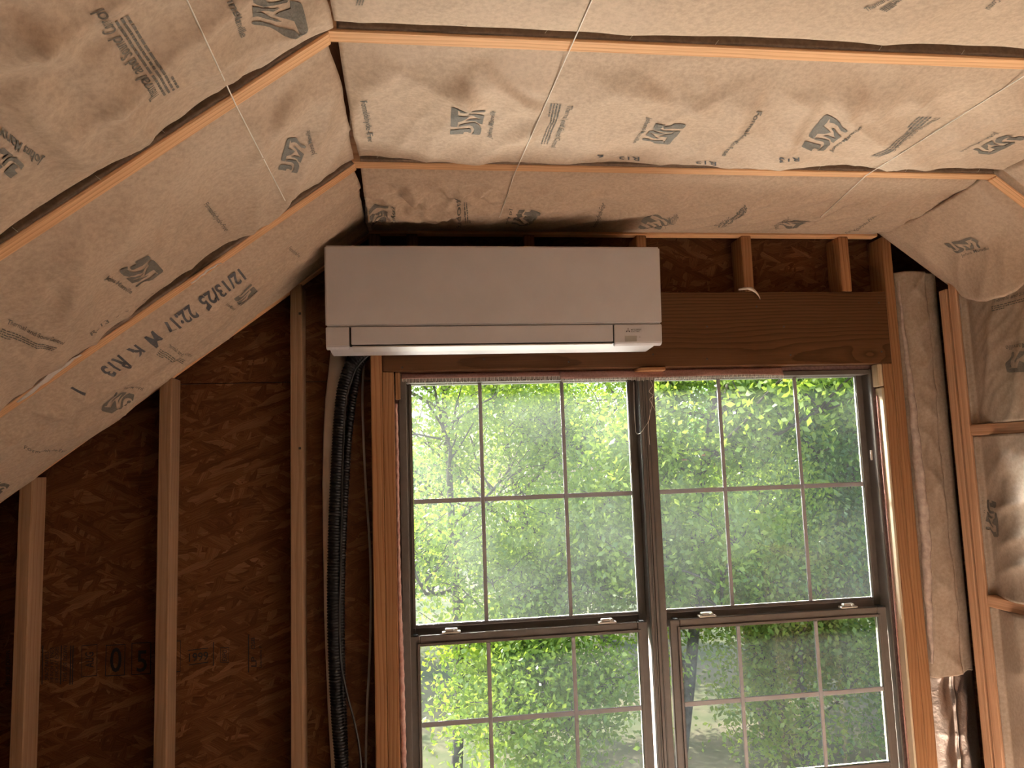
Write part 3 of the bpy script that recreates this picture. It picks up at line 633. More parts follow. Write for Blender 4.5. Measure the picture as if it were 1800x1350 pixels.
tag(o, 'lumpy pale fibre edge squeezed between king stud and corner batt', 'insulation')

# ---- prints on the paper
B = battB
B.logo((849,238),(853,185),(791,237)); B.text('Johns Manville',(863.5,243),(871,195),(855.5,240))
B.text('Thermal and Sound Control',(998,184),(968.5,257.8),(1008,185.3)); B.bars(4,(966,181),(944,252),(987,183))
B.logo((1149,213),(1126,252),(1207,217)); B.text('Johns Manville',(1139,205.5),(1112,250.7),(1148,206))
B.text('Formaldehyde-Free',(633.3,176),(647.5,247.8),(645,176)); B.text('Formaldehyde-Free',(1330,195),(1268.5,273),(1340,196.6))
B.logo((1451.5,264.7),(1497.8,220.7),(1407.5,258.4)); B.text('Johns Manville',(1462,267.3),(1514.7,223.3),(1456.4,265.5))
B.text('Thermal and Sound Control',(1644,205.5),(1542,272),(1653.5,206)); B.bars(4,(1612,204),(1522,274),(1638,205))
B.logo((1764.4,236.4),(1700.4,268.4),(1808,241)); B.text('Johns Manville',(1750,231.8),(1686,265.6),(1758,233))
for a in ((1259,284),(1124,275.5),(1405,276)): B.text('R13',a,(a[0]-36,a[1]-1),(a[0],a[1]+7),'ink_dark')
B.text('6',(1061,271.5),(1050,271.5),(1061,277),'ink_dark')
A = battA
A.logo((682,389),(682,356),(636,389)); A.text('Johns Manville',(695,390),(694,362),(688,390))
A.text('Sound Control',(811,400),(809.5,352),(802,400)); A.bars(3,(829,392),(827,358),(818,392))
A.logo((907,368),(898,396.5),(951,371.6)); A.text('Johns Manville',(896.5,365.5),(888.6,393),(901.8,366))
A.text('Formaldehyde-Free',(1046,400),(1064,360),(1039.5,397.5))
A.logo((1163,403.5),(1181,382),(1121,400)); A.text('Johns Manville',(1168.5,399),(1193,382),(1163,397.5))
A.text('Thermal and Sound Control',(1259,398),(1313,370.5),(1255,395.5)); A.bars(3,(1270,400),(1318,374),(1262,397))
A.logo((1393,386),(1366,398),(1428,389)); A.text('Johns Manville',(1387,384),(1361,396.5),(1391,386))
A.text('Formaldehyde-Free',(1489,410),(1541,379.4),(1485,408)); A.logo((1618,418),(1638,403),(1576,412)); A.text('Johns Manville',(1624,417),(1647,403),(1619,415))
battRA.logo((1682.7,446.7),(1732,433.3),(1657.7,428)); battRA.text('Johns Manville',(1691,451.5),(1739.5,438),(1688.5,447.5))
battC.text('Thermal and Sound Control',(1524.4,19.5),(1640,-42),(1518,13)); battC.bars(4,(1560,20),(1650,-36),(1545,16))
battC.text('Thermal and Sound Control',(1800,-50),(1731,14),(1812,-48)); battC.bars(3,(640,8),(655,-40),(625,8))
C_ = battSB
C_.text('Formaldehyde-Free',(357,359),(394.7,405.3),(365,354)); C_.logo((526,306),(538.7,245),(488,299)); C_.text('Johns Manville',(554.7,270),(544,227.6),(547,273))
C_.logo((203,478),(246,506),(258,447)); C_.text('Johns Manville',(184,489),(229,516),(190,482))
C_.text('Thermal and Sound Control',(11,567.5),(109.6,605),(15,560)); C_.bars(4,(-6,592),(88,620),(3,576))
C_.text('R-13  -  -  -  -  -',(160,589),(270,516),(157,584))
A2 = battSA
A2.text('12/13/25  22:17  M  K  R13      1',(420,472),(124,682),(433,489),'ink_dark')
A2.logo((407,526),(425,538),(440,498)); A2.text('Johns Manville',(395.6,535),(410,545),(401,531))
A2.text('Thermal and Sound Control',(294,610),(335,627),(298,604)); A2.bars(4,(273,624),(317,643),(282,613))
A2.logo((238,689),(196,690),(214,719)); A2.text('Johns Manville',(252,683),(219,680),(250,688))
A2.text('Formaldehyde-Free',(41.5,788),(116,792),(43,782)); A2.text('Formaldehyde-Free',(506,437),(524,452),(511,432)); A2.logo((20,850),(-30,840),(-5,872))
D_ = battSC
D_.text('Johns Manville',(386,-21),(423,66),(401,-26)); D_.logo((427,-24),(450,57),(524,-24))
D_.text('Thermal and Sound Control',(279,167),(181,14),(262,179)); D_.bars(4,(318,150),(238,18),(287,168))
D_.text('Johns Manville',(76,277),(-21,203),(67,290)); D_.logo((46,288),(-30,226),(20,314))
battW1.text('Thermal and Sound Control',(1744,533),(1850,505),(1744.5,526.5)); battW1.bars(3,(1744,549),(1850,523),(1743.5,539))
battW1.logo((1846,612),(1768,621),(1848,652)); battW1.text('Johns Manville',(1845,597),(1768,608),(1845,606))
battW2.logo((1730.7,877),(1733,941),(1752,881)); battW2.text('Johns Manville',(1722,868),(1728,930),(1728.5,868)); battW3.logo((1738,1182),(1746,1250),(1757,1190))
for b_, pts in ((battB,[(665,275),(787,279),(1025,283),(1440,296),(1593,299),(1720,300)]), (battC,[(815,43),(961,55),(1110,65),(1260,75),(1380,84),(1547,85),(1692,92)]), (battSC,[(285,230),(173,313),(27,404)]), (battSB,[(130,637)])):
    for q in pts: b_.staple(*q)

# ------------------------------------------------------------------ strand board stamps on the gable wall
def wall_print(bm, a, b_, c, name='stamped_text'):
    A_, B_, C_2 = [at(q[0],q[1],1,ys0-0.0006) for q in (a,b_,c)]
    for v in bm.verts: p = A_ + (B_-A_)*v.co.x + (C_2-A_)*v.co.y; v.co = (p.x, ys0-0.0006, p.z)
    obj(name, bm, M['ink_osb'], wall_back)
def wt(body, a, b_, c): wall_print(text_bm(body), a, b_, c)
def frame_bm(t1, t2):
    bm = bmesh.new()
    for x0,y0,x1,y1 in ((0,0,1,t2),(0,1-t2,1,1),(0,t2,t1,1-t2),(1-t1,t2,1,1-t2)):
        bm.faces.new([bm.verts.new(c) for c in ((x0,y0,0),(x1,y0,0),(x1,y1,0),(x0,y1,0))])
    return bm
def rect_bm(): return poly_bm([[(0,0),(1,0),(1,1),(0,1)]])
z6 = lambda x,y: (x/7.5, 1100+y/7.5)
z7 = lambda x,y: (240+x/7.5, 1090+y/7.5)
wt('SPACE PANELS', z6(640,715), z6(640,340), z6(590,715)); wt('1/8 INCH AT ENDS', z6(703,742), z6(706,288), z6(655,742))
wt('1/8 INCH AT EDGES', z6(768,745), z6(770,278), z6(720,745)); wt('THIS SIDE DOWN', z6(884,740), z6(888,262), z6(830,740))
for x in (545, 790, 915, 945): wall_print(rect_bm(), z6(x,775), z6(x+15,775), z6(x+12,260), 'stamped_line')
wall_print(frame_bm(.04,.025), z6(1070,680), z6(1280,660), z6(1075,260), 'stamped_box'); wt('AUG', z6(1235,550), z6(1232,345), z6(1125,555))
wall_print(frame_bm(.04,.03), z6(1385,668), z6(1645,655), z6(1395,252), 'stamped_box'); wt('0', z6(1450,610), z6(1600,600), z6(1455,290))
wall_print(frame_bm(.04,.03), z7(-70,725), z7(190,712), z7(-65,300), 'stamped_box'); wt('5', z7(0,680), z7(135,672), z7(5,400))
wall_print(frame_bm(.04,.03), z7(440,690), z7(580,685), z7(445,272), 'stamped_box')
wt('1999', z7(690,552), z7(945,525), z7(690,440)); wall_print(rect_bm(), z7(690,598), z7(948,560), z7(690,585), 'stamped_line'); wall_print(rect_bm(), z7(680,408), z7(945,375), z7(680,395), 'stamped_line')
for x in (1008, 1470): wall_print(rect_bm(), z7(x,690 if x > 1400 else 600), z7(x+13,690 if x > 1400 else 600), z7(x,190 if x > 1400 else 290), 'stamped_line')
wt('OSB', z7(1560,385), z7(1560,230), z7(1510,385)); wt('LP', z7(1580,615), z7(1580,485), z7(1510,615)); wt('Louisiana P', z7(1650,630), z7(1650,340), z7(1615,630))
wall_print(frame_bm(.05,.04), z7(1100,560), z7(1215,560), z7(1105,360), 'stamped_box'); wt('EXPO', z7(1190,540), z7(1190,390), z7(1130,540))
wt('THIS SIDE DOWN', z6(130,780), z6(132,330), z6(75,780))

# ------------------------------------------------------------------ windows: two side by side double-hung units
YF = 0.045                                   # room-side face of the frames
WT, WB = Z0+0.300, Z0-1.165
def window(name, label, x0, x1, ux, um, lx, lm, jl, jr, gm):
    w = tag(empty(name, ((x0+x1)/2, YF, WB)), label, None, None, 'structure')
    box('side_jamb', (x0,YF,WB), (x0+jl,0.116,WT), M['vinyl'], w, .002); box('side_jamb', (x1-jr,YF,WB), (x1,0.116,WT), M['vinyl'], w, .002)
    box('head_jamb', (x0+jl,YF+.004,WT-0.018), (x1-jr,0.16,WT), M['vinyl'], w, .002)
    box('sill', (x0+jl,YF-.004,WB), (x1-jr,0.17,WB+0.03), M['vinyl'], w, .002)
    # fine moulding lines on the jambs
    for xx in ((x0+jl*.45, x1-jr*.45)):
        box('jamb_bead', (xx-.0012,YF-.0012,WB+.03), (xx+.0012,YF+.002,WT-.02), M['vinyl'], w)
    def sash(nm, gx, vm, z0, z1, zm, yc, th, st, tr, br, pane_mat):
        g0, g1 = gx; a, c = yc-th/2, yc+th/2
        so = boxes(nm, [((g0-st,a,z0-br),(g0,c,z1+tr)),((g1,a,z0-br),(g1+st,c,z1+tr)),((g0,a,z1),(g1,c,z1+tr)),((g0,a,z0-br),(g1,c,z0))], M['vinyl'], w, .0025)
        # stepped glazing bead
        boxes('glazing_bead', [((g0-.010,a-.005,z0-.010),(g0-.0005,a-.0003,z1+.010)),((g1+.0005,a-.005,z0-.010),(g1+.010,a-.0003,z1+.010)),((g0,a-.005,z1+.0005),(g1,a-.0003,z1+.010)),((g0,a-.005,z0-.010),(g1,a-.0003,z0-.0005))], M['vinyl'], so, .001)
        xs = [g0] + list(vm) + [g1]; mw_ = 0.0065
        for i in range(3):
            for z_a, z_b in ((z0,zm),(zm,z1)):
                box('pane', (xs[i]+.0002,a+.004,z_a+.0002), (xs[i+1]-.0002,a+.007,z_b-.0002), pane_mat, so)
            xa = xs[i]+(mw_ if i else 0); xb = xs[i+1]-(mw_ if i < 2 else 0)
            box('muntin', (xa+.0005,a-.003,zm-.008), (xb-.0005,a+.0038,zm+.008), M['grille'], so, .0015)
        for v in vm: box('muntin', (v-mw_,a-.0035,z0), (v+mw_,a+.0038,z1), M['grille'], so, .0015)
        return so
    sash('upper_sash', ux, um, Z0-0.532, Z0+0.280, Z0-0.122, 0.106, 0.014, 0.030, 0.020, 0.060, gm)
    sash('lower_sash', lx, lm, Z0-1.090, Z0-0.594, Z0-0.843, 0.070, 0.018, 0.036, 0.034, 0.040, M['glass_low'])
    for f in (0.14, 0.86):
        xx = lx[0] + (lx[1]-lx[0])*f; zz = Z0-0.5585
        bm = bmesh.new(); boxbm(bm,(xx-.031,.060,zz),(xx+.031,.086,zz+.006),.0015); boxbm(bm,(xx-.021,.063,zz+.0062),(xx+.021,.083,zz+.015),.003); boxbm(bm,(xx+.006,.056,zz+.0062),(xx+.012,.0628,zz+.013),.001)
        obj('sash_lock', bm, M['latch'], w)
    for xx in (lx[0]-.022, lx[1]+.006): box('tilt_latch', (xx,.058,Z0-.5595), (xx+.016,.084,Z0-.556), M['gap'], w)
    return w
MX = 0.805
w1 = window('window_1', 'left tan double-hung window with hazy dusty upper glass', -0.057, MX-.0005, (-0.013,0.758), (0.225,0.518), (0.0,0.742), (0.226,0.515), 0.026, 0.018, M['glass_l'])
w2 = window('window_2', 'right tan double-hung window with streaked dusty glass', MX+.0005, 1.678, (0.850,1.643), (1.104,1.401), (0.893,1.630), (1.103,1.392), 0.037, 0.007, M['glass_r'])
p = at(1531,800,1,YF); box('jamb_clip', (p.x-.004,YF-.004,p.z-.018), (p.x+.004,YF-.0005,p.z+.018), plain('clip_white',(0.8,0.8,0.78),0.4), w2, .001)
# grooves down the middle of the joined frames
for xx in (MX-.022, MX-.006, MX+.012): box('jamb_bead', (xx-.0008,YF-.001,WB+.03), (xx+.0008,YF+.002,WT-.004), M['gap'], w1)

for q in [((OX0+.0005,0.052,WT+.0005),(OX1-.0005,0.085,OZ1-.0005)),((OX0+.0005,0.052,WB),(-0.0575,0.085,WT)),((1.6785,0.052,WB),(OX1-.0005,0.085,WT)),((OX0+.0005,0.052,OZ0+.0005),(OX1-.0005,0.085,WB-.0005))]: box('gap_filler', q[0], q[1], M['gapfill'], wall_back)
for px, py, w_ in ((1203,808,.010),(1237,800,.007)):
    p = at(px,py,1,0.096); box('glass_fleck', (p.x-w_,0.0965,p.z-.003), (p.x+w_,0.0985,p.z+.003), M['wh_fleck'], w2, .0008)
# trim, shims, fibre around the window
o = lumber('wood_block', (-0.058,0.022,OZ1-.002), (-0.058,0.022,OZ1-.092), (0,1,0), 0.040, 0.017, M['fir'], None); tag(o, 'small upright wood spacer in the upper left window corner', 'wood block')
p0 = at(1541,650,1,0.02)
o = lumber('wood_block', (1.6845,0.022,OZ1-.002), (1.6845,0.022,OZ1-.084), (0,1,0), 0.040, 0.0175, M['pine'], None); tag(o, 'pale stapled wood spacer in the upper right window corner', 'wood block')
o = lumber('trim_board', (1.6885,0.022,OZ1-.088), (1.6885,0.022,OZ0+.004), (0,1,0), 0.043, 0.0085, M['pine'], None); tag(o, 'pale cream pine strip lining the right window jamb', 'trim board')
pa, pb = at(1117,652,1,0.010), at(1169,652,1,0.010)
bm = bmesh.new(); boxbm(bm,(pa.x,-0.010,OZ1-.0125),(pb.x,0.040,OZ1-.0015),.001)
for v in bm.verts:
    if v.co.y < 0.015 : v.co.x += 0.012 if v.co.x < (pa.x+pb.x)/2 else -0.004
o = obj('wood_shim', bm, M['fir']); tag(o, 'thin wooden shim poking out under the header', 'shim')
# strip of woven flashing hanging under the header with a frayed fringe
def flashing(label, x0, x1, zlo, seed):
    n = 90; rows = 5; vs = []; fs = []
    for i in range(n):
        x = x0+(x1-x0)*i/(n-1)
        for j in range(rows):
            f = j/(rows-1); z = OZ1-.002-(0.012+zlo*(0.75+0.5*float(perlin(x*4,0,seed))))*f
            vs.append((x, 0.034-0.012*f+0.006*float(perlin(x*9,f*2,seed+1))*f, z))
    for i in range(n-1):
        for j in range(rows-1): fs.append((i*rows+j,(i+1)*rows+j,(i+1)*rows+j+1,i*rows+j+1))
    me = bpy.data.meshes.new('flashing_strip'); me.from_pydata(vs,[],fs); me.update()
    o = smooth(obj('flashing_strip', me, M['mesh'])); md = o.modifiers.new('thickness','SOLIDIFY'); md.thickness = 0.0012
    tag(o, label, 'flashing')
    bm = bmesh.new(); rr = random.Random(seed); k = int((x1-x0)/0.0048)
    for i in range(k):
        x = x0+(x1-x0)*(i+.5)/k; ii = min(n-1,int((x-x0)/(x1-x0)*(n-1))); b0 = Vector(vs[ii*rows+rows-1]); l = rr.uniform(0.008,0.014)
        boxbm(bm,(x-.0007,b0.y-.0012,b0.z-l),(x+.0007,b0.y+.0002,b0.z+.001))
    fo = obj('fringe', bm, M['string'], o); fo['kind'] = 'stuff'
    return o
flashing('pinkish woven strip with torn fringe above the left window', -0.045, 0.498, 0.012, 201)
flashing('pinkish woven strip with long fringe above the window mullion', 0.50, 1.32, 0.024, 205)
# pink fibre strip down the left jamb
fp = [Vector((-0.0645+dx, 0.030, Z0+z)) for z,dx in [(0.21,0),(0.05,.001),(-0.2,.0),(-0.45,.001),(-0.62,.003),(-0.78,.004),(-0.95,.005),(-1.12,.001)]]
o = tube('fibre_strip', fp, [0.003,0.0045,0.004,0.0045,0.007,0.008,0.008,0.003], M['fibre'], None, 8, (0.04,0.002,0.007)); tag(o, 'pink fibreglass strip tucked along the left window jamb', 'insulation')
fp = [Vector((1.681+dx, 0.030, Z0+z)) for z,dx in [(0.20,0),(-0.1,-.001),(-0.5,.0),(-0.7,-.002),(-1.12,.0)]]
o = tube('fibre_strip', fp, 0.0022, M['mesh'], None, 6, (0.03,0.0015,0.006)); tag(o, 'thin frayed pink edge along the right window jamb', 'insulation')
# loose threads
def thread(label, pts, y, r=0.0007, m_='string'):
    o = tube('loose_thread', [at(px,py,1,y) for px,py in pts], r, M[m_], None, 5); tag(o, label, 'thread', 'threads by the window')
thread('long loose thread looping down the left window edge by the mullion', [(1114,672),(1115,720),(1117,752),(1119,762),(1126,761),(1134,750),(1141,738),(1143,720)], 0.030)
thread('tangled threads dangling over the centre mullion', [(1143,668),(1147,678),(1141,688),(1148,695),(1142,702),(1146,712),(1142,730),(1140,750),(1142,782)], 0.028)
thread('second thread falling across the right window', [(1150,668),(1149,690),(1146,708),(1152,722),(1156,732)], 0.026)
for k, (x, y0, y1, lab) in enumerate([(748,668,677,'first'),(786,665,676,'second'),(795,664,676,'third'),(811,664,673,'fourth'),(912,662,672,'fifth')]):
    thread('%s short thread from the left hanging over the left window top' % lab, [(x-3,y0),(x-1,(y0+y1)/2),(x+1,y1)], 0.030, 0.0006)
# ------------------------------------------------------------------ air conditioner
ac = tag(empty('air_conditioner', (0.261,-0.12,Z0+0.36)), 'white wall-mounted mini-split air conditioner above the window', 'air conditioner')
AX0, AX1 = -0.265, 0.787; AT, AS, AB = Z0+0.673, Z0+0.426, Z0+0.364
def yfront(z): return -0.227 - 0.023*(z-AB)/(AT-AB)
def extr(name, prof, x0, x1, m_, bev=0.0, seg=2, parent=ac):
    bm = bmesh.new(); a = [bm.verts.new((x0,y,z)) for y,z in prof]; c = [bm.verts.new((x1,y,z)) for y,z in prof]; n = len(prof)
    bm.faces.new(a); bm.faces.new(c[::-1])
    for i in range(n): bm.faces.new([a[i],c[i],c[(i+1)%n],a[(i+1)%n]])
    bmesh.ops.recalc_face_normals(bm, faces=bm.faces[:])
    if bev: bmesh.ops.bevel(bm, geom=bm.edges[:], offset=bev, segments=seg, affect='EDGES')
    return obj(name, bm, m_, parent)
YB = -0.002
extr('body', [(YB,AT-.002),(yfront(AT)+.03,AT-.002),(yfront(AS)+.020,AS),(yfront(AB)+.022,AB+.004),(-0.07,AB-.004),(YB,AB+.008)], AX0+.004, AX1-.004, M['white'], .003)
extr('front_panel', [(yfront(AT)+.0295,AT),(yfront(AT),AT),(yfront(AS),AS+.001),(yfront(AS)+.0195,AS+.001)], AX0, AX1, M['white'], .005, 3)
VX0, VX1 = -0.189, 0.625
for nm, xa, xb in (('corner_cover', AX0+.001, VX0-.006), ('corner_cover', VX1+.005, AX1-.001)):
    o = extr(nm, [(yfront(AS)+.0195,AS-.001),(yfront(AS)+.0005,AS-.001),(yfront(AB)+.0005,AB+.002),(yfront(AB)+.012,AB-.006),(yfront(AB)+.0215,AB-.006),(yfront(AB)+.0215,AB+.003)], xa, xb, M['white'], .0022, 2)
extr('air_slot', [(yfront(AS)+.0195,AS-.002),(yfront(AS)+.008,AS-.002),(yfront(AB)+.008,AB+.003),(yfront(AB)+.0215,AB+.003)], VX0-.0055, VX1+.0045, M['gap'])
extr('air_vane', [(yfront(AS)+.0075,AS-.0015),(yfront(AS)+.0005,AS-.0015),(yfront(AB)+.0005,AB+.007),(yfront(AB)+.0075,AB+.007)], VX0, VX1, M['white'], .0015, 2)
extr('lower_vane', [(yfront(AB)+.003,AB+.003),(yfront(AB)+.003,AB-.001),(yfront(AB)+.06,AB-.0075),(yfront(AB)+.06,AB-.0045)], VX0+.002, VX1-.002, M['white2'], .001)
def acp(px, py, off=0.0004):
    n = Vector((0, -1, -0.023/(AT-AB))).normalized(); P = Vector((0, yfront(AS)+.0005, AS)) + n*off
    return atp(px, py, P, n)
badge = o      # the right-hand corner cover carries the badge and display
def ac_print(bm, a, b_, c, name, m_, off=0.0006):
    A_, B_, C2 = [acp(*q, off) for q in (a,b_,c)]
    for v in bm.verts: v.co = A_ + (B_-A_)*v.co.x + (C2-A_)*v.co.y
    obj(name, bm, M[m_], badge)
z5 = lambda x,y: (1060+x/15, 560+y/15)
ac_print(text_bm('MITSUBISHI'), z5(738,312), z5(1005,305), z5(738,278), 'badge_text', 'logo'); ac_print(text_bm('ELECTRIC'), z5(738,357), z5(970,352), z5(738,326), 'badge_text', 'logo')
d3 = [[(.5,.98),(.39,.73),(.5,.48),(.61,.73)], [(.5,.48),(.40,.25),(.02,.02),(.14,.28)], [(.5,.48),(.86,.28),(.98,.02),(.60,.25)]]
d3[1] = [(.46,.42),(.36,.10),(.02,.02),(.14,.34)]; d3[2] = [(.54,.42),(.86,.34),(.98,.02),(.64,.10)]
ac_print(poly_bm(d3), z5(595,362), z5(722,360), z5(598,245), 'badge_emblem', 'logo')
ac_print(rect_bm(), z5(580,605), z5(890,602), z5(580,455), 'display_window', 'display')
ac_print(poly_bm([[(.5+.5*math.cos(a*.6283),.5+.5*math.sin(a*.6283)) for a in range(10)]]), z5(958,500), z5(985,499), z5(958,472), 'status_light', 'display')

# ------------------------------------------------------------------ lines from the air conditioner
def wp(px, py, y): return at(px, py, 1, y)
o = tube('refrigerant_hose', [wp(640,618,0.02), wp(618,640,0.02), wp(604,680,0.022), wp(597,740,0.024), wp(592,830,0.026), wp(588,930,0.026), wp(586,1050,0.026), wp(588,1150,0.026), wp(593,1250,0.026), wp(601,1352,0.026), wp(606,1420,0.03), wp(610,1560,0.03)], 0.0185, M['hose'], None, 14, (0.0095,0.0035,0.0016), 400)
tag(o, 'thicker black corrugated hose dropping from the air conditioner', 'hose', 'black line-set hoses')
o = tube('refrigerant_hose', [wp(648,620,0.05), wp(632,644,0.048), wp(622,690,0.048), wp(613,760,0.048), wp(607,850,0.050), wp(602,950,0.052), wp(599,1060,0.054), wp(600,1180,0.056), wp(604,1300,0.058), wp(608,1420,0.058), wp(612,1560,0.058)], 0.0115, M['hose'], None, 12, (0.0095,0.003,0.0016), 400)
tag(o, 'thinner black corrugated hose tucked behind the thick one', 'hose', 'black line-set hoses')
o = tube('control_cable', [wp(648,624,-0.004), wp(632,640,-0.004), wp(619,665,-0.006), wp(608,710,-0.008), wp(603,800,-0.006), wp(600,950,-0.004), wp(597,1080,-0.004), wp(599,1160,-0.002), wp(610,1220,0.004), wp(622,1265,0.01), wp(631,1310,0.012), wp(635,1360,0.012), wp(637,1480,0.012)], 0.0035, M['cable'], None, 8)
tag(o, 'thin black control cable that swings away from the hoses', 'cable')
o = tube('wall_cable', [wp(643,622,0.08), wp(640,640,0.08), wp(637,694,0.08), wp(639,770,0.08), wp(643,855,0.08), wp(650,960,0.08), wp(652,1050,0.08), wp(650,1150,0.08), wp(645,1250,0.08), wp(643,1350,0.08), wp(643,1500,0.08)], 0.0042, M['wire'], None, 8)
tag(o, 'pale grey cable running down the sheathing beside the king stud', 'cable')
# flat white line cover behind the hoses
path = [(595,618,30),(592,650,30),(585,700,28),(581,760,26),(578,850,24),(579,950,24),(582,1100,24),(588,1250,24),(594,1352,24),(600,1560,24)]
bm = bmesh.new(); rows = []
for px,py,wd in path:
    c = wp(px,py,0.062); w_ = wd/2/525*1.0
    rows.append([bm.verts.new((c.x-w_,0.074,c.z)), bm.verts.new((c.x-w_*.8,0.056,c.z)), bm.verts.new((c.x+w_*.8,0.056,c.z)), bm.verts.new((c.x+w_,0.074,c.z))])
for a_, b_ in zip(rows[:-1], rows[1:]):
    for k in range(4): bm.faces.new([a_[k],a_[(k+1)%4],b_[(k+1)%4],b_[k]])
bm.faces.new(rows[0]); bm.faces.new(rows[-1][::-1]); bmesh.ops.recalc_face_normals(bm, faces=bm.faces[:])
o = smooth(obj('drain_hose', bm, M['pvc'])); tag(o, 'white flat drain line behind the black hoses', 'hose')

# ------------------------------------------------------------------ twine stapled across the ceiling
ALLB = [battA, battB, battC, battSA, battSB, battSC, battRA]
def twine(label, pts, P, Nn):
    out = []
    for (x0,y0),(x1,y1) in zip(pts[:-1], pts[1:]):
        for k in range(14):
            f = k/14; px, py = x0+(x1-x0)*f, y0+(y1-y0)*f; d = pray(px,py).normalized()
            h = atp(px, py, P, Nn); t_ = (h-CAM).length
            for b_ in ALLB:
                r = b_.bvh.ray_cast(CAM, d)[0]
                if r is not None: t_ = min(t_, (r-CAM).length)
            out.append(t_)
    # a taut string: keep the low envelope smooth
    t_ = np.array(out); t_ = np.minimum(t_, np.convolve(np.pad(t_,3,'edge'), np.ones(7)/7, 'valid'))-0.005
    P3 = []; k2 = 0
    for (x0,y0),(x1,y1) in zip(pts[:-1], pts[1:]):
        for k in range(14):
            f = k/14; P3.append(CAM + pray(x0+(x1-x0)*f, y0+(y1-y0)*f).normalized()*float(t_[k2])); k2 += 1
    o = tube('twine', P3, 0.0012, M['string'], None, 6, None, 90); tag(o, label, 'twine', 'twine across the ceiling')
PC, NC = Vector((0,0,ZC-0.002)), Vector((0,0,1)); PS, NSv = Vector((XL,0,ZC))+Vector(NS)*0.002, Vector(NS)
twine('white twine crossing the left slope over the rafters', [(315,-30),(414,183),(508,366)], PS, NSv)
twine('white twine crossing the ceiling above the air conditioner', [(1054,-30),(1003,84),(905,304),(876,388)], PC, NC)
twine('white twine slanting over the joists at the upper right', [(1900,63),(1796,136),(1523,308),(1436,388)], PC, NC)

# torn white facing paper caught along the rafter, a paper scrap on the header
def ribbon(name, label, pts, wdt, m_, cat, seed):
    rr = random.Random(seed); bm = bmesh.new(); rows = []
    for k, (c, side, nrm) in enumerate(pts):
        w_ = wdt*(0.35+0.65*math.sin(math.pi*(k+.3)/(len(pts)-.4)))*rr.uniform(.8,1.2); j = nrm*rr.uniform(-.002,.003)
        rows.append([bm.verts.new(c-side*w_/2+j), bm.verts.new(c+j+nrm*.002), bm.verts.new(c+side*w_/2+j)])
    for a_, b_ in zip(rows[:-1], rows[1:]):
        for k in range(2): bm.faces.new([a_[k],a_[k+1],b_[k+1],b_[k]])
    o = smooth(obj(name, bm, m_)); md = o.modifiers.new('thickness','SOLIDIFY'); md.thickness = 0.0008; tag(o, label, cat); return o
M['scrap'] = speck('white_torn_paper', (0.70,0.64,0.58), (0.82,0.77,0.71), 60, 0.6)
NSn = Vector(NS); side = Vector((0,1,0))
for lab, a, b_, w_ in (('long torn white paper strip along the lower left rafter', (30,706), (142,622), 0.024), ('short torn white paper strip on the rafter left of the air conditioner', (335,497), (388,461), 0.012)):
    A_, B_ = [atp(q[0],q[1],PS+NSn*0.008,NSv) for q in (a,b_)]
    ribbon('torn_paper', lab, [(A_.lerp(B_,k/9), side, NSn) for k in range(10)], w_, M['scrap'], 'paper', 5)
pts = [wp(px,py,-0.006-0.002*k) for k,(px,py) in enumerate([(1298,509),(1306,508),(1314,507),(1322,508),(1328,513),(1333,519),(1336,525)])]
ribbon('paper_scrap', 'small curled white paper scrap on the top edge of the header', [(p, Vector((0,0,1)), Vector((0,-1,0))) for p in pts], 0.012, M['scrap'], 'paper', 9)

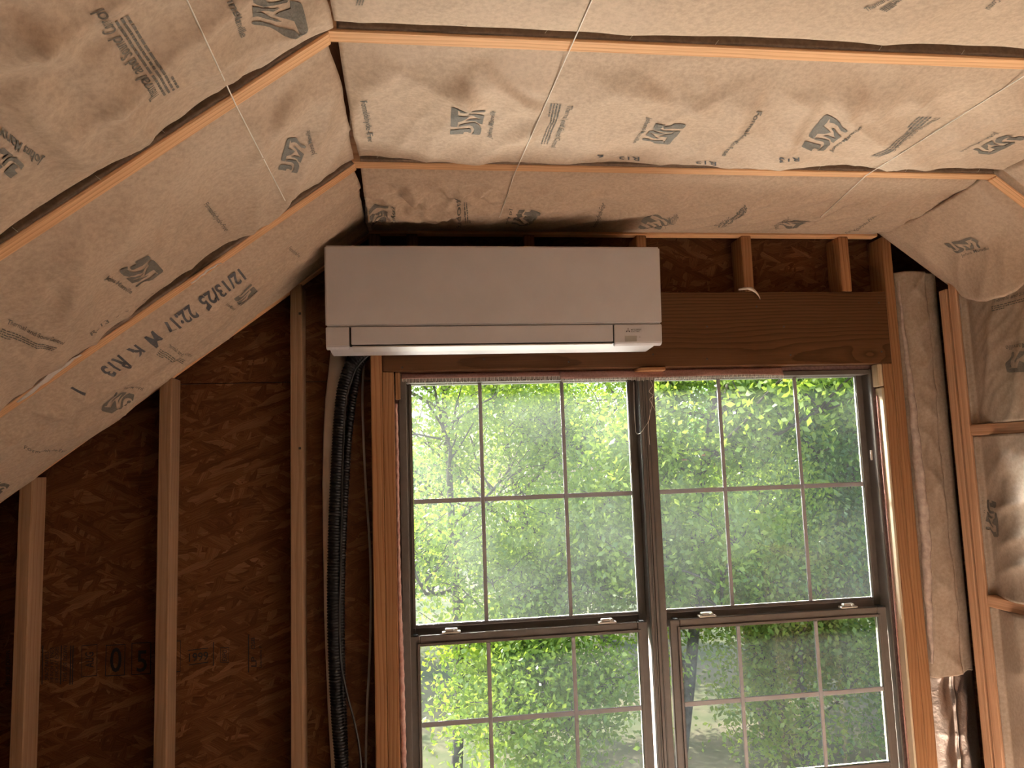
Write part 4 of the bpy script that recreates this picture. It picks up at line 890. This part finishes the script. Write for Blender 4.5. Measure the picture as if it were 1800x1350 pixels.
# ------------------------------------------------------------------ outdoors
GZ = -2.8
lawn = tag(box('lawn', (-60,0.6,GZ-0.3), (80,140,GZ), M['lawn']), 'dry patchy lawn behind the house', None, None, 'structure')
def tree(label, base, h, r0, lean, n_leaf, leaf, crown, seed, lf=0.10, low=0.14):
    rg = np.random.default_rng(seed); root = tag(empty('tree', base), label, 'tree', 'trees outside the window')
    base = Vector(base); segs = []
    tips = []
    def grow(p, d, L, r, depth):
        pts = [p.copy()]; n = 5; q = p.copy(); dd = d.copy()
        for i in range(n):
            dd = (dd + Vector(rg.normal(0,0.16,3))*(1.0 if depth else 0.35) + Vector((0,0,0.05))).normalized(); q = q + dd*(L/n); pts.append(q.copy())
        segs.append((pts, r, depth))
        if depth >= 1: tips.extend(pts[2:])
        if depth < 3:
            k = [9,5,4][depth]
            for j in range(k):
                f = low+(1-low)*(j+rg.uniform(.1,.9))/k if depth == 0 else rg.uniform(.3,1.0)
                i = min(n-1,int(f*n)); c = pts[i].lerp(pts[i+1], f*n-i)
                a = rg.uniform(0,2*math.pi); out = Vector((math.cos(a),math.sin(a),rg.uniform(-.15,.7))).normalized()
                nd = (dd*0.35+out).normalized()
                grow(c, nd, (crown if depth == 0 else L*0.62)*rg.uniform(.75,1.15), r*(0.42 if depth == 0 else 0.5), depth+1)
    grow(base, Vector(lean).normalized(), h, r0, 0)
    def mesh_of(sg, name, seg):
        V, Fc = [], []
        for pts, r, dp in sg:
            b0 = len(V); n = len(pts)
            for i, p in enumerate(pts):
                t_ = (pts[min(i+1,n-1)]-pts[max(i-1,0)]).normalized(); a_ = t_.cross(Vector((.3,.8,.4))).normalized(); c_ = t_.cross(a_); rr = max(.006, r*(1-0.6*i/(n-1)))
                for k in range(seg): V.append(p + a_*math.cos(6.2832*k/seg)*rr + c_*math.sin(6.2832*k/seg)*rr)
            for i in range(n-1):
                for k in range(seg): Fc.append((b0+i*seg+k, b0+i*seg+(k+1)%seg, b0+(i+1)*seg+(k+1)%seg, b0+(i+1)*seg+k))
        me = bpy.data.meshes.new(name); me.from_pydata([tuple(v) for v in V],[],Fc); me.update(); return smooth(obj(name, me, M['bark'], root))
    mesh_of([s for s in segs if s[2] == 0], 'trunk', 10)
    bo = mesh_of([s for s in segs if s[2] > 0], 'branches', 5); bo['kind'] = 'stuff'
    n_leaf = int(n_leaf*2.2)
    T = np.array([tuple(t_) for t_ in tips]); idx = rg.integers(0,len(T),n_leaf); c = T[idx] + rg.normal(0,0.26,(n_leaf,3))
    a = rg.normal(0,1,(n_leaf,3)); a /= np.linalg.norm(a,axis=1)[:,None]; b_ = np.cross(a, rg.normal(0,1,(n_leaf,3))); b_ /= np.linalg.norm(b_,axis=1)[:,None]
    nrm = np.cross(a,b_); l = (lf*rg.uniform(.6,1.2,n_leaf))[:,None]
    V = np.stack([c, c+a*l*.5+b_*l*.28+nrm*l*.06, c+a*l, c+a*l*.5-b_*l*.28+nrm*l*.06],1).reshape(-1,3)
    me = bpy.data.meshes.new('foliage'); me.vertices.add(n_leaf*4); me.vertices.foreach_set('co', V.ravel()); me.loops.add(n_leaf*4); me.loops.foreach_set('vertex_index', np.arange(n_leaf*4))
    me.polygons.add(n_leaf); me.polygons.foreach_set('loop_start', np.arange(n_leaf)*4); me.polygons.foreach_set('loop_total', np.full(n_leaf,4)); me.update(calc_edges=True); me.validate()
    fo = obj('foliage', me, M[leaf], root); fo['kind'] = 'stuff'
    return root
tree('slender leafy tree behind the left window', (0.5,9.0,GZ), 6.0, 0.09, (0.05,0,1), 8500, 'leaf_a', 1.9, 1)
tree('forked tree with pale branches behind the first window bars', (2.3,10.5,GZ), 6.6, 0.12, (-.06,0.02,1), 10000, 'leaf_a', 2.2, 2)
tree('bushy tree right of the left window centre', (3.7,8.4,GZ), 6.0, 0.10, (0.03,0,1), 21000, 'leaf_a', 1.8, 3)
tree('thick grey leaning trunk with vines behind the right window', (5.7,9.4,GZ), 8.2, 0.25, (-.10,0.05,1), 21000, 'leaf_b', 2.2, 4)
tree('dense dark tree behind the right window middle', (7.2,11.5,GZ), 7.2, 0.14, (-.05,0,1), 22000, 'leaf_b', 2.5, 5)
tree('light green tree at the right window edge', (7.4,8.8,GZ), 6.4, 0.11, (0.05,0,1), 20000, 'leaf_a', 2.1, 6)
tree('far tree filling gaps behind the left window', (-0.6,15.5,GZ), 3.8, 0.14, (0,0,1), 10000, 'leaf_b', 2.6, 7, 0.13)
tree('far tree filling gaps behind the mullion', (4.6,16.0,GZ), 5.6, 0.16, (0,0,1), 14000, 'leaf_b', 2.9, 8, 0.13)
tree('far dark tree behind the right window', (9.4,15.5,GZ), 8.0, 0.16, (0,0,1), 18000, 'leaf_b', 3.0, 9, 0.13)
tree('low shrub under the left window trees', (1.6,7.6,GZ), 2.2, 0.05, (0.05,0,1), 9000, 'leaf_a', 1.2, 11, 0.09, 0.0)
tree('low shrub under the right window trees', (5.4,7.9,GZ), 2.4, 0.05, (0.05,0,1), 10000, 'leaf_a', 1.3, 12, 0.09, 0.0)
tree('low wide shrub at the right end of the view', (7.6,7.4,GZ), 2.6, 0.05, (0.0,0,1), 9000, 'leaf_b', 1.3, 13, 0.09, 0.0)
